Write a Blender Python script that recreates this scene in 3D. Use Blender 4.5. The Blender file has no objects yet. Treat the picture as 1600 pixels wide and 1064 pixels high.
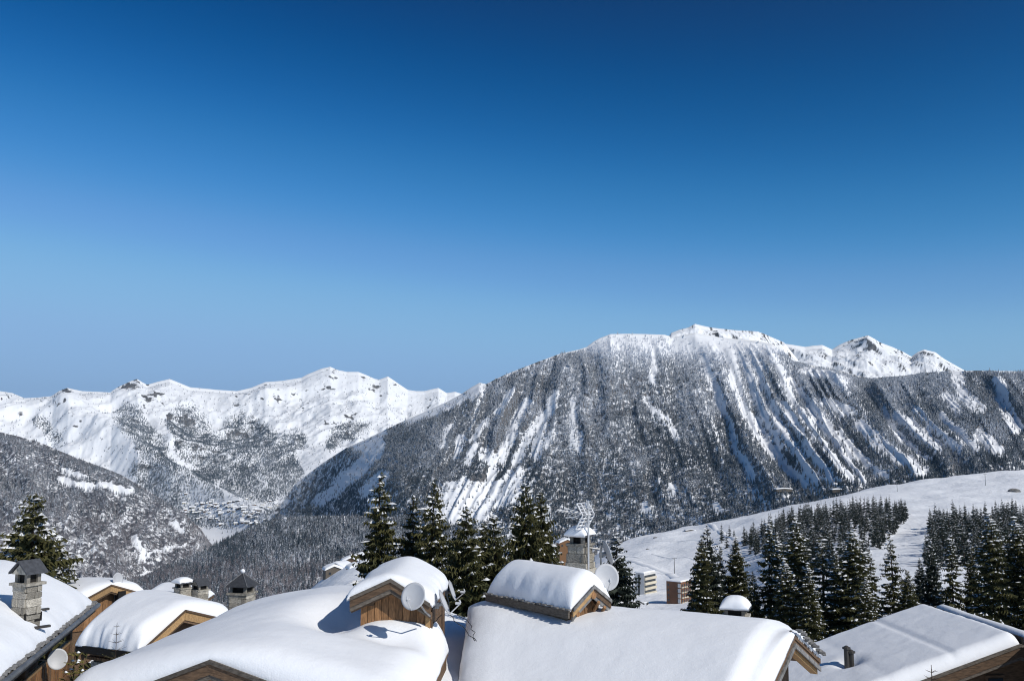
import bpy, bmesh, math, random
import numpy as np
from mathutils import Vector, Matrix

# ------------------------------------------------------------------ camera, world, sun, exposure
SC = bpy.context.scene
COL = SC.collection
FPX = 1500.0                                   # focal length in pixels of the 1600 px wide photograph
PITCH = math.atan(168.0 / FPX)                 # eye level lies at pixel row 700
cam_d = bpy.data.cameras.new('camera')
cam_d.sensor_width = 36.0
cam_d.lens = 36.0 * FPX / 1600.0
cam_d.clip_start = 0.3
cam_d.clip_end = 60000
cam = bpy.data.objects.new('camera', cam_d)
COL.objects.link(cam)
cam.location = (0, 0, 0)
cam.rotation_euler = (math.pi / 2 + PITCH, 0, 0)
SC.camera = cam

SUN_AZ, SUN_EL = math.radians(130), math.radians(37)    # clockwise from straight ahead
world = bpy.data.worlds.new('World')
SC.world = world
world.use_nodes = True
wn = world.node_tree
wn.nodes.clear()
w_out = wn.nodes.new('ShaderNodeOutputWorld')
w_bg = wn.nodes.new('ShaderNodeBackground')
w_sky = wn.nodes.new('ShaderNodeTexSky')
w_sky.sky_type = 'NISHITA'
w_sky.sun_disc = False
w_sky.sun_elevation = SUN_EL
w_sky.sun_rotation = SUN_AZ
w_sky.altitude = 1850
w_sky.air_density = 1.0
w_sky.dust_density = 1.0
w_sky.ozone_density = 6.0
# the photograph's deep, polarised-looking blue: one tone curve over the whole sky
w_s1 = wn.nodes.new('ShaderNodeVectorMath'); w_s1.operation = 'SCALE'; w_s1.inputs['Scale'].default_value = 0.1
w_cur = wn.nodes.new('ShaderNodeRGBCurve')
w_s2 = wn.nodes.new('ShaderNodeVectorMath'); w_s2.operation = 'SCALE'; w_s2.inputs['Scale'].default_value = 10.0
for ch, pts in enumerate(([(0, 0), (.064, .0), (.082, .0), (.112, .03), (.16, .145), (.228, .265), (.30, .30), (1, .33)],
                          [(0, 0), (.11, .018), (.13, .034), (.168, .088), (.224, .205), (.306, .365), (.40, .50), (.53, .515), (1, .53)],
                          [(0, 0), (.25, .085), (.282, .14), (.35, .285), (.44, .495), (.54, .68), (.65, .79), (1, .82)])):
    cv = w_cur.mapping.curves[ch]
    cv.points[0].location = pts[0]; cv.points[1].location = pts[-1]
    for p in pts[1:-1]: cv.points.new(*p)
w_cur.mapping.update()
wn.links.new(w_sky.outputs[0], w_s1.inputs[0]); wn.links.new(w_s1.outputs[0], w_cur.inputs['Color'])
wn.links.new(w_cur.outputs[0], w_s2.inputs[0]); wn.links.new(w_s2.outputs[0], w_bg.inputs['Color'])
w_bg.inputs['Strength'].default_value = 0.1
wn.links.new(w_bg.outputs[0], w_out.inputs['Surface'])

sun_d = bpy.data.lights.new('sun', 'SUN')
sun_d.energy = 3.9
sun_d.angle = math.radians(0.53)
sun_d.color = (1.0, 0.955, 0.88)
sun = bpy.data.objects.new('sun', sun_d)
COL.objects.link(sun)
SUN_DIR = Vector((math.sin(SUN_AZ) * math.cos(SUN_EL), math.cos(SUN_AZ) * math.cos(SUN_EL), math.sin(SUN_EL)))
sun.rotation_euler = SUN_DIR.to_track_quat('Z', 'Y').to_euler()

SC.view_settings.view_transform = 'Standard'
SC.view_settings.look = 'None'
SC.view_settings.gamma = 1
SC.view_settings.use_curve_mapping = False
SC.view_settings.exposure = 0.0
SC.cycles.filter_width = 1.1
SC.cycles.max_bounces = 5
SC.cycles.diffuse_bounces = 3
SC.cycles.glossy_bounces = 2
SC.cycles.transmission_bounces = 2
SC.cycles.volume_bounces = 0

random.seed(7)
RNG = np.random.default_rng(11)

# ------------------------------------------------------------------ pixel <-> place
CP, SP = math.cos(PITCH), math.sin(PITCH)

def ray(u, v):
    a = (np.asarray(u, float) - 800) / FPX
    b = (532 - np.asarray(v, float)) / FPX
    return a, CP - b * SP, SP + b * CP

def PY(u, v, Y):
    """the point at forward distance Y seen at pixel (u, v)"""
    a, dy, dz = ray(u, v)
    k = np.asarray(Y, float) / dy
    return np.stack(np.broadcast_arrays(a * k, np.asarray(Y, float) + 0 * a, dz * k), -1)

def PH(u, v, h):
    """the point h metres below the eye seen at pixel (u, v)"""
    a, dy, dz = ray(u, v)
    k = -h / dz
    return Vector((float(a * k), float(dy * k), -h))

def proj(x, y, z):
    f = y * CP + z * SP
    return 800 + FPX * x / f, 532 - FPX * (-y * SP + z * CP) / f

# ------------------------------------------------------------------ noise
_T = np.random.default_rng(3).random((8, 256, 256))

def vnoise(x, y, s=0):
    x = np.asarray(x, float); y = np.asarray(y, float)
    xi = np.floor(x).astype(int); yi = np.floor(y).astype(int)
    fx = x - xi; fy = y - yi
    fx = fx * fx * (3 - 2 * fx); fy = fy * fy * (3 - 2 * fy)
    t = _T[s % 8]; o = 37 * s
    a = t[(xi + o) & 255, yi & 255]; b = t[(xi + 1 + o) & 255, yi & 255]
    c = t[(xi + o) & 255, (yi + 1) & 255]; d = t[(xi + 1 + o) & 255, (yi + 1) & 255]
    return (a + (b - a) * fx) * (1 - fy) + (c + (d - c) * fx) * fy

def fbm(x, y, octv=5, s=0, gain=.5):
    r = 0; a = 1; n = 0
    for i in range(octv):
        r = r + a * (vnoise(x * 2 ** i + 13.7 * i, y * 2 ** i + 7.1 * i, s + i) - .5); n += a; a *= gain
    return 2 * r / n

def ridged(x, y, octv=5, s=0, gain=.5):
    r = 0; a = 1; n = 0
    for i in range(octv):
        r = r + a * (1 - np.abs(2 * vnoise(x * 2 ** i + 3.7 * i, y * 2 ** i + 9.1 * i, s + i) - 1)); n += a; a *= gain
    return 2 * r / n - 1

def sstep(a, b, x):
    t = np.clip((x - a) / (b - a), 0, 1)
    return t * t * (3 - 2 * t)

# ------------------------------------------------------------------ materials
def new_mat(name):
    m = bpy.data.materials.new(name)
    m.use_nodes = True
    nt = m.node_tree
    b = nt.nodes['Principled BSDF']
    return m, nt, b

def N(nt, typ, **kw):
    n = nt.nodes.new(typ)
    for k, v in kw.items():
        if k.startswith('in_'):
            n.inputs[k[3:].replace('_', ' ')].default_value = v
        else:
            setattr(n, k, v)
    return n

def mixc(nt, fac, c1, c2):
    n = nt.nodes.new('ShaderNodeMix'); n.data_type = 'RGBA'
    for i, c in ((6, c1), (7, c2)):
        if isinstance(c, tuple): n.inputs[i].default_value = (*c, 1)
        else: nt.links.new(c, n.inputs[i])
    if isinstance(fac, (int, float)): n.inputs[0].default_value = fac
    else: nt.links.new(fac, n.inputs[0])
    return n.outputs[2]

def ramp(nt, fac, lo, hi):
    n = nt.nodes.new('ShaderNodeMapRange'); n.interpolation_type = 'SMOOTHSTEP'
    n.inputs[1].default_value = lo; n.inputs[2].default_value = hi
    nt.links.new(fac, n.inputs[0])
    return n.outputs[0]

def math_n(nt, op, a, b=None):
    n = nt.nodes.new('ShaderNodeMath'); n.operation = op
    for i, c in enumerate((a, b)):
        if c is None: continue
        if isinstance(c, (int, float)): n.inputs[i].default_value = c
        else: nt.links.new(c, n.inputs[i])
    return n.outputs[0]

def noise_n(nt, scale, detail=3, coord='Object', rough=.55, vec=None, stretch=None):
    if vec is None:
        tc = nt.nodes.new('ShaderNodeTexCoord'); vec = tc.outputs[coord]
    if stretch:
        mp = nt.nodes.new('ShaderNodeMapping'); mp.inputs['Scale'].default_value = stretch
        nt.links.new(vec, mp.inputs[0]); vec = mp.outputs[0]
    n = nt.nodes.new('ShaderNodeTexNoise')
    n.inputs['Scale'].default_value = scale; n.inputs['Detail'].default_value = detail; n.inputs['Roughness'].default_value = rough
    nt.links.new(vec, n.inputs['Vector'])
    return n.outputs[0]

def bump_n(nt, b, h, strength, dist):
    n = nt.nodes.new('ShaderNodeBump'); n.inputs['Strength'].default_value = strength; n.inputs['Distance'].default_value = dist
    nt.links.new(h, n.inputs['Height']); nt.links.new(n.outputs[0], b.inputs['Normal'])

SNOW = (0.86, 0.875, 0.90)
MATS = {}

def make_snow(name, col, grain, dist, spec=.25):
    m, nt, b = new_mat(name)
    nz = noise_n(nt, grain, 6)
    n2 = noise_n(nt, grain * .06, 3)
    c = mixc(nt, ramp(nt, n2, .3, .75), tuple(x * .975 for x in col), col)
    nt.links.new(c, b.inputs['Base Color'])
    b.inputs['Roughness'].default_value = .62
    b.inputs['Specular IOR Level'].default_value = spec
    n3 = noise_n(nt, grain * .16, 5, rough=.6)
    hgt = math_n(nt, 'ADD', nz, math_n(nt, 'MULTIPLY', n3, 2.2))
    bump_n(nt, b, hgt, .5, dist)
    return m

MATS['snow'] = make_snow('roof_snow', SNOW, 26, .012)
MATS['clump'] = make_snow('clump_snow', (.84, .86, .89), 6, .02)

def make_terrain(name, grain, dist, rock1, rock2, tint=SNOW, lumps=None):
    """snow on terrain; the rock attribute says how much bare rock or scrub shows"""
    m, nt, b = new_mat(name)
    at = N(nt, 'ShaderNodeAttribute', attribute_name='rock')
    nz = noise_n(nt, grain, 7, rough=.65)
    n2 = noise_n(nt, grain * 3.3, 4, rough=.6)
    r = ramp(nt, math_n(nt, 'ADD', at.outputs['Fac'], math_n(nt, 'MULTIPLY', math_n(nt, 'SUBTRACT', nz, .5), 1.5)), .42, .62)
    rc = mixc(nt, ramp(nt, n2, .35, .65), rock1, rock2)
    c = mixc(nt, r, tint, rc)
    nt.links.new(c, b.inputs['Base Color'])
    b.inputs['Roughness'].default_value = .75
    b.inputs['Specular IOR Level'].default_value = .15
    if lumps:                                            # wind lumps and buried scrub on the open slope
        n3 = noise_n(nt, lumps, 3, rough=.55); n4 = noise_n(nt, lumps * 3.1, 2)
        sp = math_n(nt, 'MULTIPLY', ramp(nt, n4, .74, .79), ramp(nt, n2, .42, .6))
        nt.links.new(mixc(nt, math_n(nt, 'MULTIPLY', sp, .8), c, rock2), b.inputs['Base Color'])
        bump_n(nt, b, math_n(nt, 'ADD', n3, math_n(nt, 'MULTIPLY', n4, .25)), .8, 1.3)
    else:
        bump_n(nt, b, nz, .6, dist)
    return m

MATS['near_snow'] = make_terrain('near_ground_snow', .09, .35, (.10, .085, .07), (.05, .045, .035), SNOW, .16)
MATS['mount'] = make_terrain('mountain_snow', .03, 1.6, (.165, .16, .16), (.09, .09, .095))
MATS['hill'] = make_terrain('hill_scrub_snow', .055, 1.5, (.115, .115, .13), (.075, .078, .09))
MATS['far'] = make_terrain('far_mountain_snow', .011, 7, (.15, .14, .135), (.085, .08, .08))

def simple(name, col, rough=.6, metal=0.0, var=.25, scale=8, stretch=None, bump=0, bdist=.01, spec=.3):
    m, nt, b = new_mat(name)
    nz = noise_n(nt, scale, 5, stretch=stretch)
    c = mixc(nt, ramp(nt, nz, .25, .75), tuple(x * (1 - var) for x in col), tuple(min(1, x * (1 + var)) for x in col))
    oi = nt.nodes.new('ShaderNodeObjectInfo')
    hsv = nt.nodes.new('ShaderNodeHueSaturation')
    nt.links.new(c, hsv.inputs['Color'])
    nt.links.new(math_n(nt, 'ADD', math_n(nt, 'MULTIPLY', oi.outputs['Random'], var * 1.6), 1 - var * .8), hsv.inputs['Value'])
    nt.links.new(hsv.outputs[0], b.inputs['Base Color'])
    b.inputs['Roughness'].default_value = rough; b.inputs['Metallic'].default_value = metal
    b.inputs['Specular IOR Level'].default_value = spec
    if bump: bump_n(nt, b, nz, bump, bdist)
    return m

MATS['wood'] = simple('warm_wood', (.215, .112, .05), .7, 0, .5, 6, (6, 6, .8), .4, .01)
MATS['wood_dark'] = simple('weathered_wood', (.12, .075, .045), .75, 0, .4, 4, (1, 6, 6), .5, .01)
MATS['wood_honey'] = simple('honey_wood', (.33, .205, .095), .65, 0, .25, 4, (3, 3, 3), .3, .01)
MATS['wood_grey'] = simple('grey_brown_wood', (.10, .085, .07), .75, 0, .4, 4, (2, 2, 6), .5, .01)
MATS['stone'] = simple('chimney_stone', (.31, .285, .24), .85, 0, .5, 9, None, .7, .02)
MATS['mortar'] = simple('mortar', (.20, .185, .16), .9, 0, .2, 12)
MATS['slate'] = simple('slate', (.055, .058, .065), .55, 0, .25, 10, None, .3, .01)
MATS['lauze'] = simple('edge_slate', (.16, .155, .15), .75, 0, .4, 7, None, .6, .02)
MATS['soot_shade'] = simple('soot_shade_black', (.012, .011, .010), .9, 0, .2, 6)  # flue soot; also the black painted for shade in slot and recess
MATS['gutter'] = simple('zinc_gutter', (.22, .22, .22), .45, .6, .3, 3)
MATS['dish'] = simple('dish_grey', (.46, .47, .49), .45, .0, .06, 3)
MATS['alu'] = simple('aluminium', (.62, .62, .62), .4, .5, .1, 3)
MATS['metal_dark'] = simple('dark_metal', (.07, .065, .06), .5, .4, .2, 4)
MATS['cable'] = simple('black_cable', (.015, .015, .017), .6, 0, .1, 4)
MATS['bark'] = simple('bark', (.07, .048, .034), .9, 0, .35, 3, (3, 3, .6), .6, .03)
MATS['concrete'] = simple('cream_concrete', (.55, .50, .40), .8, 0, .1, .2)
MATS['concrete_w'] = simple('pale_concrete', (.58, .57, .55), .8, 0, .1, .2)
MATS['brick_brown'] = simple('brown_cladding', (.20, .10, .06), .8, 0, .2, .2)
MATS['glass'] = simple('dark_glass', (.03, .04, .05), .12, 0, .2, 3, spec=.6)
MATS['rust'] = simple('lift_steel', (.20, .20, .20), .5, .5, .15, 2)

def make_needles(name, c1, c2, snow_thr=None):
    m, nt, b = new_mat(name)
    nz = noise_n(nt, 1.1, 3)
    c = mixc(nt, ramp(nt, nz, .3, .7), c1, c2)
    nt.links.new(c, b.inputs['Base Color'])
    b.inputs['Roughness'].default_value = .7; b.inputs['Specular IOR Level'].default_value = .2
    return m

MATS['needles'] = make_needles('spruce_needles', (.032, .040, .016), (.115, .104, .040))
MATS['needles_blue'] = make_needles('dark_spruce_needles', (.016, .028, .027), (.060, .066, .042))
MATS['needles_young'] = make_needles('young_needles', (.16, .14, .035), (.26, .21, .06))

def make_far_tree(name, c1, c2, snow, nscale):
    m, nt, b = new_mat(name)
    oi = nt.nodes.new('ShaderNodeObjectInfo')
    at = N(nt, 'ShaderNodeAttribute', attribute_name='frost', attribute_type='INSTANCER')
    tc = nt.nodes.new('ShaderNodeTexCoord')
    ad = nt.nodes.new('ShaderNodeVectorMath'); ad.operation = 'ADD'
    nt.links.new(tc.outputs['Object'], ad.inputs[0])
    cb = nt.nodes.new('ShaderNodeCombineXYZ')
    nt.links.new(math_n(nt, 'MULTIPLY', oi.outputs['Random'], 57.0), cb.inputs[0])
    nt.links.new(cb.outputs[0], ad.inputs[1])
    nz = noise_n(nt, nscale, 3, vec=ad.outputs[0])
    ge = nt.nodes.new('ShaderNodeNewGeometry')
    sx = nt.nodes.new('ShaderNodeSeparateXYZ'); nt.links.new(ge.outputs['True Normal'], sx.inputs[0])
    up = math_n(nt, 'MULTIPLY', math_n(nt, 'ABSOLUTE', sx.outputs[2]), .25)
    s = math_n(nt, 'ADD', math_n(nt, 'ADD', nz, up), math_n(nt, 'MULTIPLY', at.outputs['Fac'], .55))
    f = ramp(nt, s, .62, 1.02)
    g = mixc(nt, oi.outputs['Random'], c1, c2)
    nt.links.new(mixc(nt, f, g, snow), b.inputs['Base Color'])
    b.inputs['Roughness'].default_value = .8; b.inputs['Specular IOR Level'].default_value = .1
    return m

MATS['far_tree'] = make_far_tree('frosted_conifer', (.026, .040, .052), (.056, .067, .080), (.60, .63, .69), 5.5)  # blue of shade mixed into the needle colours, beneath the frost
MATS['bare_tree'] = make_far_tree('frosted_bare_tree', (.13, .11, .115), (.20, .175, .18), (.70, .70, .74), 4.0)

# ------------------------------------------------------------------ object helpers
def tag(o, label=None, cat=None, group=None, kind=None):
    if label: o['label'] = label
    if cat: o['category'] = cat
    if group: o['group'] = group
    if kind: o['kind'] = kind
    return o

def empty(name, loc, label, cat, group=None):
    o = bpy.data.objects.new(name, None)
    o.empty_display_size = .2
    COL.objects.link(o)
    o.location = loc
    return tag(o, label, cat, group)

def mesh_data(name, verts, faces, mats, mi=None, smooth=False):
    me = bpy.data.meshes.new(name)
    me.from_pydata([tuple(v) for v in verts], [], [tuple(f) for f in faces])
    for m in (mats if isinstance(mats, (list, tuple)) else [mats]):
        me.materials.append(MATS[m] if isinstance(m, str) else m)
    if mi is not None: me.polygons.foreach_set('material_index', mi)
    if smooth: me.polygons.foreach_set('use_smooth', [True] * len(me.polygons))
    me.update()
    return me

def obj(name, me, parent=None, loc=None, world=False):
    """link a mesh; world=True means its vertices are in world space and parent sits unrotated at its own location"""
    o = bpy.data.objects.new(name, me)
    COL.objects.link(o)
    if parent is not None:
        o.parent = parent
        if world:
            p = Vector((0, 0, 0)); q = parent
            while q is not None:
                p = p + Vector(q.location); q = q.parent
            o.location = -p
    if loc is not None: o.location = loc
    return o

class MB:
    """collects shapes in one mesh"""
    def __init__(s): s.v = []; s.f = []; s.mi = []
    def add(s, v, f, mi=0):
        n = len(s.v); s.v += [tuple(p) for p in v]; s.f += [tuple(i + n for i in q) for q in f]; s.mi += [mi] * len(f)
    def box(s, c, size, M=None, mi=0):
        x, y, z = (d / 2 for d in size); c = Vector(c)
        vs = [Vector((a * x, b * y, e * z)) for a in (-1, 1) for b in (-1, 1) for e in (-1, 1)]
        if M is not None: vs = [M @ p for p in vs]
        s.add([c + p for p in vs], [(0, 1, 3, 2), (4, 6, 7, 5), (0, 4, 5, 1), (2, 3, 7, 6), (0, 2, 6, 4), (1, 5, 7, 3)], mi)
    def hexa(s, p, mi=0):
        """eight corners: bottom ring then top ring"""
        s.add(p, [(3, 2, 1, 0), (4, 5, 6, 7), (0, 1, 5, 4), (1, 2, 6, 5), (2, 3, 7, 6), (3, 0, 4, 7)], mi)
    def board(s, A, B, h, t, up=0.0, mi=0, out=(0, 0, 0)):
        """a board on edge from A to B: h high downward from up above the line, t thick horizontally"""
        A = Vector(A) + Vector(out); B = Vector(B) + Vector(out)
        d = Vector((B.x - A.x, B.y - A.y, 0)); d.normalize(); n = Vector((-d.y, d.x, 0)) * t / 2
        U = Vector((0, 0, up)); D = Vector((0, 0, up - h))
        s.hexa([A - n + D, B - n + D, B + n + D, A + n + D, A - n + U, B - n + U, B + n + U, A + n + U], mi)
    def tube(s, pts, r, k=8, mi=0, r2=None, cap=True):
        pts = [Vector(p) for p in pts]; n0 = len(s.v); m = len(pts)
        for i, p in enumerate(pts):
            d = (pts[min(i + 1, m - 1)] - pts[max(i - 1, 0)]).normalized()
            a = d.orthogonal().normalized() if abs(d.z) > .99 else d.cross(Vector((0, 0, 1))).normalized(); b = d.cross(a)
            rr = r if r2 is None else r + (r2 - r) * i / max(1, m - 1)
            for j in range(k):
                t = 2 * math.pi * j / k
                s.v.append(tuple(p + (a * math.cos(t) + b * math.sin(t)) * rr))
        for i in range(m - 1):
            for j in range(k):
                s.f.append((n0 + i * k + j, n0 + i * k + (j + 1) % k, n0 + (i + 1) * k + (j + 1) % k, n0 + (i + 1) * k + j)); s.mi.append(mi)
        if cap:
            s.f.append(tuple(n0 + j for j in range(k))[::-1]); s.mi.append(mi)
            s.f.append(tuple(n0 + (m - 1) * k + j for j in range(k))); s.mi.append(mi)
    def build(s, name, mats, parent=None, world=True, smooth=False):
        return obj(name, mesh_data(name, s.v, s.f, mats, s.mi, smooth), parent, world=world)

def rotz(a): return Matrix.Rotation(a, 3, 'Z')

# ------------------------------------------------------------------ terrain
def set_rock(me, rock):
    at = me.attributes.new('rock', 'FLOAT', 'POINT')
    at.data.foreach_set('value', np.ascontiguousarray(rock, dtype=np.float32).ravel())

def grid_mesh(name, P, mat, rock, smooth=True):
    r, c = P.shape[:2]
    me = bpy.data.meshes.new(name)
    idx = np.arange(r * c).reshape(r, c)
    q = np.stack([idx[:-1, :-1], idx[:-1, 1:], idx[1:, 1:], idx[1:, :-1]], -1).reshape(-1, 4)
    me.vertices.add(r * c); me.vertices.foreach_set('co', P.reshape(-1).astype(np.float32))
    me.loops.add(q.size); me.loops.foreach_set('vertex_index', q.ravel().astype(np.int32))
    me.polygons.add(len(q)); me.polygons.foreach_set('loop_start', np.arange(0, q.size, 4, dtype=np.int32))
    me.polygons.foreach_set('use_smooth', np.full(len(q), smooth))
    me.update(); me.validate()
    me.materials.append(MATS[mat])
    set_rock(me, rock)
    return me

def gauss(a, s, axis):
    k = int(3 * s) + 1; w = np.exp(-.5 * (np.arange(-k, k + 1) / s) ** 2); w /= w.sum()
    ap = np.concatenate([np.repeat(np.take(a, [0], axis), k, axis), a, np.repeat(np.take(a, [-1], axis), k, axis)], axis)
    return np.apply_along_axis(lambda r: np.convolve(r, w, 'valid'), axis, ap)

# near hillside and ski slope: height by direction (pixel column) and distance
TU = [-900, 200, 560, 800, 950, 1100, 1250, 1430, 1600, 2500]
TY = [0, 8, 20, 40, 80, 150, 300, 500, 700, 900, 1100, 1300, 1600, 2000, 2600]
TZ = [[-9] * 10, [-9] * 10, [-11, -11, -11, -10.5, -10.5, -10.5, -10.5, -10.5, -10.5, -10.5],
      [-16, -16, -15, -14, -13.5, -13.5, -13.5, -13.5, -13.5, -13],
      [-30, -28, -25, -23, -21, -20, -19, -18, -18, -17],
      [-50, -46, -38, -36, -32, -29, -27, -26, -26, -24],
      [-95, -85, -38, -58, -55, -50, -42, -41, -42, -38],
      [-190, -160, -51, -80, -85, -82, -60, -54, -55, -45],
      [-280, -240, -105, -110, -102, -98, -66, -57, -57, -45],
      [-380, -330, -230, -140, -103, -93, -67, -54, -50, -40],
      [-430, -400, -310, -190, -101.5, -88.5, -64, -49, -37, -25],
      [-480, -450, -380, -260, -140, -100, -74, -42.5, -24.5, -10],
      [-540, -520, -450, -350, -240, -180, -140, -100, -55, -30],
      [-620, -600, -560, -500, -400, -330, -290, -250, -200, -150],
      [-700] * 10]
_gu = np.linspace(-900, 2500, 171); _gy = np.linspace(0, 2600, 521)
_tz = np.array(TZ, float)
_t1 = np.stack([np.interp(_gy, TY, _tz[:, j]) for j in range(len(TU))], 1)
_t2 = np.stack([np.interp(_gu, TU, _t1[i]) for i in range(len(_gy))], 0)
_t2 = gauss(gauss(_t2, 2.0, 1), 4.0, 0)

def zt(x, y):
    """height of the near terrain"""
    x = np.asarray(x, float); y = np.asarray(y, float)
    yy = np.maximum(y, 12.0)
    u = np.clip(800 + FPX * x / yy, -899, 2499); Y = np.clip(y, 0, 2599)
    fu = (u + 900) / 20; fy = Y / 5
    i = np.minimum(fy.astype(int), 519); j = np.minimum(fu.astype(int), 169); a = fy - i; b = fu - j
    z = (_t2[i, j] * (1 - b) + _t2[i, j + 1] * b) * (1 - a) + (_t2[i + 1, j] * (1 - b) + _t2[i + 1, j + 1] * b) * a
    amp = np.clip((y - 60) / 900, 0, 1)
    z = z + amp * (7 * fbm(x / 150, y / 150, 4, 1) + 3.2 * fbm(x / 26, y / 44, 4, 4) + .8 * fbm(x / 9, y / 16, 3, 2))
    z = z + 3.0 * fbm(x / 34, y / 48, 3, 6) * sstep(520, 640, y) * sstep(1050, 900, y) * sstep(420, 300, x) * sstep(20, 80, x)
    return z

ya = np.concatenate([np.linspace(-70, 20, 14), 20 + (2580 - 20) * np.linspace(0.004, 1, 330) ** 1.55])
aa = np.linspace(-1, 1, 330)
A_, Y_ = np.meshgrid(aa, ya)
X_ = A_ * (70 + .95 * np.maximum(Y_, 0))
P = np.stack([X_, Y_, zt(X_, Y_)], -1)
rk = -.42 + .30 * np.clip(ridged(X_ / 45, Y_ / 60, 4, 2), 0, 1) + .75 * sstep(.60, .8, vnoise(X_ / 5.0, Y_ / 8.0, 5)) * sstep(.45, .7, vnoise(X_ / 90, Y_ / 120, 6))
rk = np.where(Y_ < 140, 0.0, rk)
o = obj('snow_ground', grid_mesh('snow_ground', P, 'near_snow', rk)); tag(o, kind='structure')

# the valley floor sheet reaches the horizon
g = np.linspace(-1, 1, 41); gx, gy = np.meshgrid(g, g)
P = np.stack([gx * 30000, 12000 + gy * 32000, 0 * gx - 760], -1)
o = obj('ground', grid_mesh('ground', P, 'far', np.zeros_like(gx))); tag(o, kind='structure')

def mountain(name, u0, u1, nu, nt, sky, foot, Yt, mat, disp, rockf, skirt=-780, rough=0.0):
    """a slope from its foot to its skyline, then down the far side.
    sky / foot: pixel polylines; Yt: (columns, rows t, distances); disp(u, v, t, x, y) lifts the slope in metres"""
    u = np.linspace(u0, u1, nu); t = np.linspace(0, 1, nt)
    vs = np.interp(u, *zip(*sky)); vf = np.interp(u, *zip(*foot))
    cu, ct, cy = Yt
    cy = np.array(cy, float)
    a = np.stack([np.interp(t, ct, cy[:, j]) for j in range(len(cu))], 1)
    Y = np.stack([np.interp(u, cu, a[i]) for i in range(nt)], 0)
    Y = gauss(gauss(Y, nu / 60, 1), nt / 40, 0)
    U, T = np.meshgrid(u, t)
    V = vf[None] + (vs - vf)[None] * T
    P = PY(U, V, Y)
    env = np.clip((1 - T) * 9, 0, 1) * .92 + .0
    D = disp(U, V, T, P[..., 0], P[..., 1])
    P[..., 2] += D * env
    lim = (P[-1:, :, 2] / P[-1:, :, 1]) * P[..., 1]                 # no bump may rise above the skyline
    kk = 2.5e-3 * P[..., 1]
    ex = (P[..., 2] - lim + .6 * kk) / kk
    P[..., 2] = np.where(T < .999, lim - .6 * kk + kk * (ex - np.log1p(np.exp(np.clip(ex, -30, 30)))), P[..., 2])
    V = proj(P[..., 0], P[..., 1], P[..., 2])[1]
    rock = rockf(U, V, T, P, D)
    back = []
    zr = P[-1, :, 2]; xr = P[-1, :, 0]; yr = P[-1, :, 1]
    for k in range(1, 9):
        s = 1 + .035 * k ** 1.3
        z = zr + (skirt - zr) * (k / 8) ** .9
        back.append(np.stack([xr * s, yr * s, z], -1))
    lo = P[0].copy(); lo[:, :2] *= .97; lo[:, 2] = np.minimum(lo[:, 2] - 120, lo[:, 2]); lo2 = lo.copy(); lo2[:, :2] *= .93; lo2[:, 2] = skirt
    PP = np.concatenate([lo2[None], lo[None], P, np.array(back)], 0)
    rr = np.concatenate([rock[:1], rock[:1], rock, np.repeat(rock[-1:], 8, 0)], 0)
    o = obj(name, grid_mesh(name, PP, mat, rr)); tag(o, kind='structure')
    return dict(U=U, V=V, T=T, P=P, D=D)

# --- big wooded mountain
M_SKY = [(380, 838), (398, 826), (440, 788), (462, 755), (503, 724), (542, 699), (574, 685), (621, 662), (669, 641), (700, 627), (720, 616), (735, 606), (749, 598), (760, 600), (775, 592), (790, 585), (836, 567), (874, 553), (905, 546), (917, 542), (927, 534), (936, 529), (954, 522), (980, 521.5), (1010, 522), (1038, 523), (1052, 527), (1086, 520), (1130, 528), (1180, 532), (1206, 537), (1225, 548), (1240, 563), (1270, 571), (1300, 576), (1337, 586), (1360, 591), (1412, 587), (1442, 582), (1487, 580), (1525, 579), (1600, 580), (1700, 584), (1900, 600)]
M_FOOT = [(380, 846), (480, 842), (600, 850), (760, 862), (900, 862), (1100, 838), (1250, 808), (1400, 785), (1600, 770), (1900, 760)]
M_U = [380, 440, 500, 560, 610, 680, 760, 850, 950, 1050, 1150, 1250, 1400, 1600, 1900]
M_T = [0, .25, .5, .75, 1]
M_YS = [[4900, 4850, 4500, 3750, 3150, 3050, 2950, 2850, 2750, 2650, 2500, 2300, 2150, 2050, 2000],
        [5000, 4950, 4650, 3900, 3300, 3250, 3200, 3150, 3050, 2950, 2850, 2650, 2450, 2350, 2300],
        [5050, 5000, 4800, 4150, 3600, 3500, 3500, 3480, 3400, 3350, 3250, 3050, 2800, 2650, 2600],
        [5100, 5050, 4900, 4500, 4050, 3850, 3850, 3850, 3850, 3800, 3700, 3500, 3150, 2950, 2900],
        [5100, 5050, 4950, 4700, 4500, 4400, 4300, 4300, 4350, 4300, 4200, 3950, 3500, 3250, 3200]]
_ku = [380, 500, 650, 800, 900, 1000, 1100, 1250, 1400, 1600, 1900]
_kk = [-1.2, -1.0, -.62, -.42, -.02, .34, .46, .68, .98, 1.05, 1.1]

def fan(U, V):
    return U - np.interp(U, _ku, _kk) * (V - 600) * .8

def m_disp(U, V, T, X, Y):
    w = fan(U, V)
    wob = 17 * fbm(U / 70, V / 55, 4, 5)
    g1 = ridged((w + wob + 24) / 62, V / 500, 2, 1)
    g2 = ridged((w + wob * .8) / 25, V / 260, 3, 3)
    g3 = ridged((w + wob * .3) / 11, V / 160, 2, 5)
    a = .45 + .9 * np.exp(-((U - 810) / 120) ** 2) + .9 * np.exp(-((U - 1260) / 130) ** 2) + .35 * np.exp(-((U - 1540) / 80) ** 2)
    a = a * sstep(0, .25, T)
    low = 60 * fbm(U / 150, V / 140, 3, 2)
    return low * .6 + a * (32 * g1 + 20 * g2 + 10 * g3) + 4 * fbm(U / 9, V / 7, 3, 6)

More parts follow.
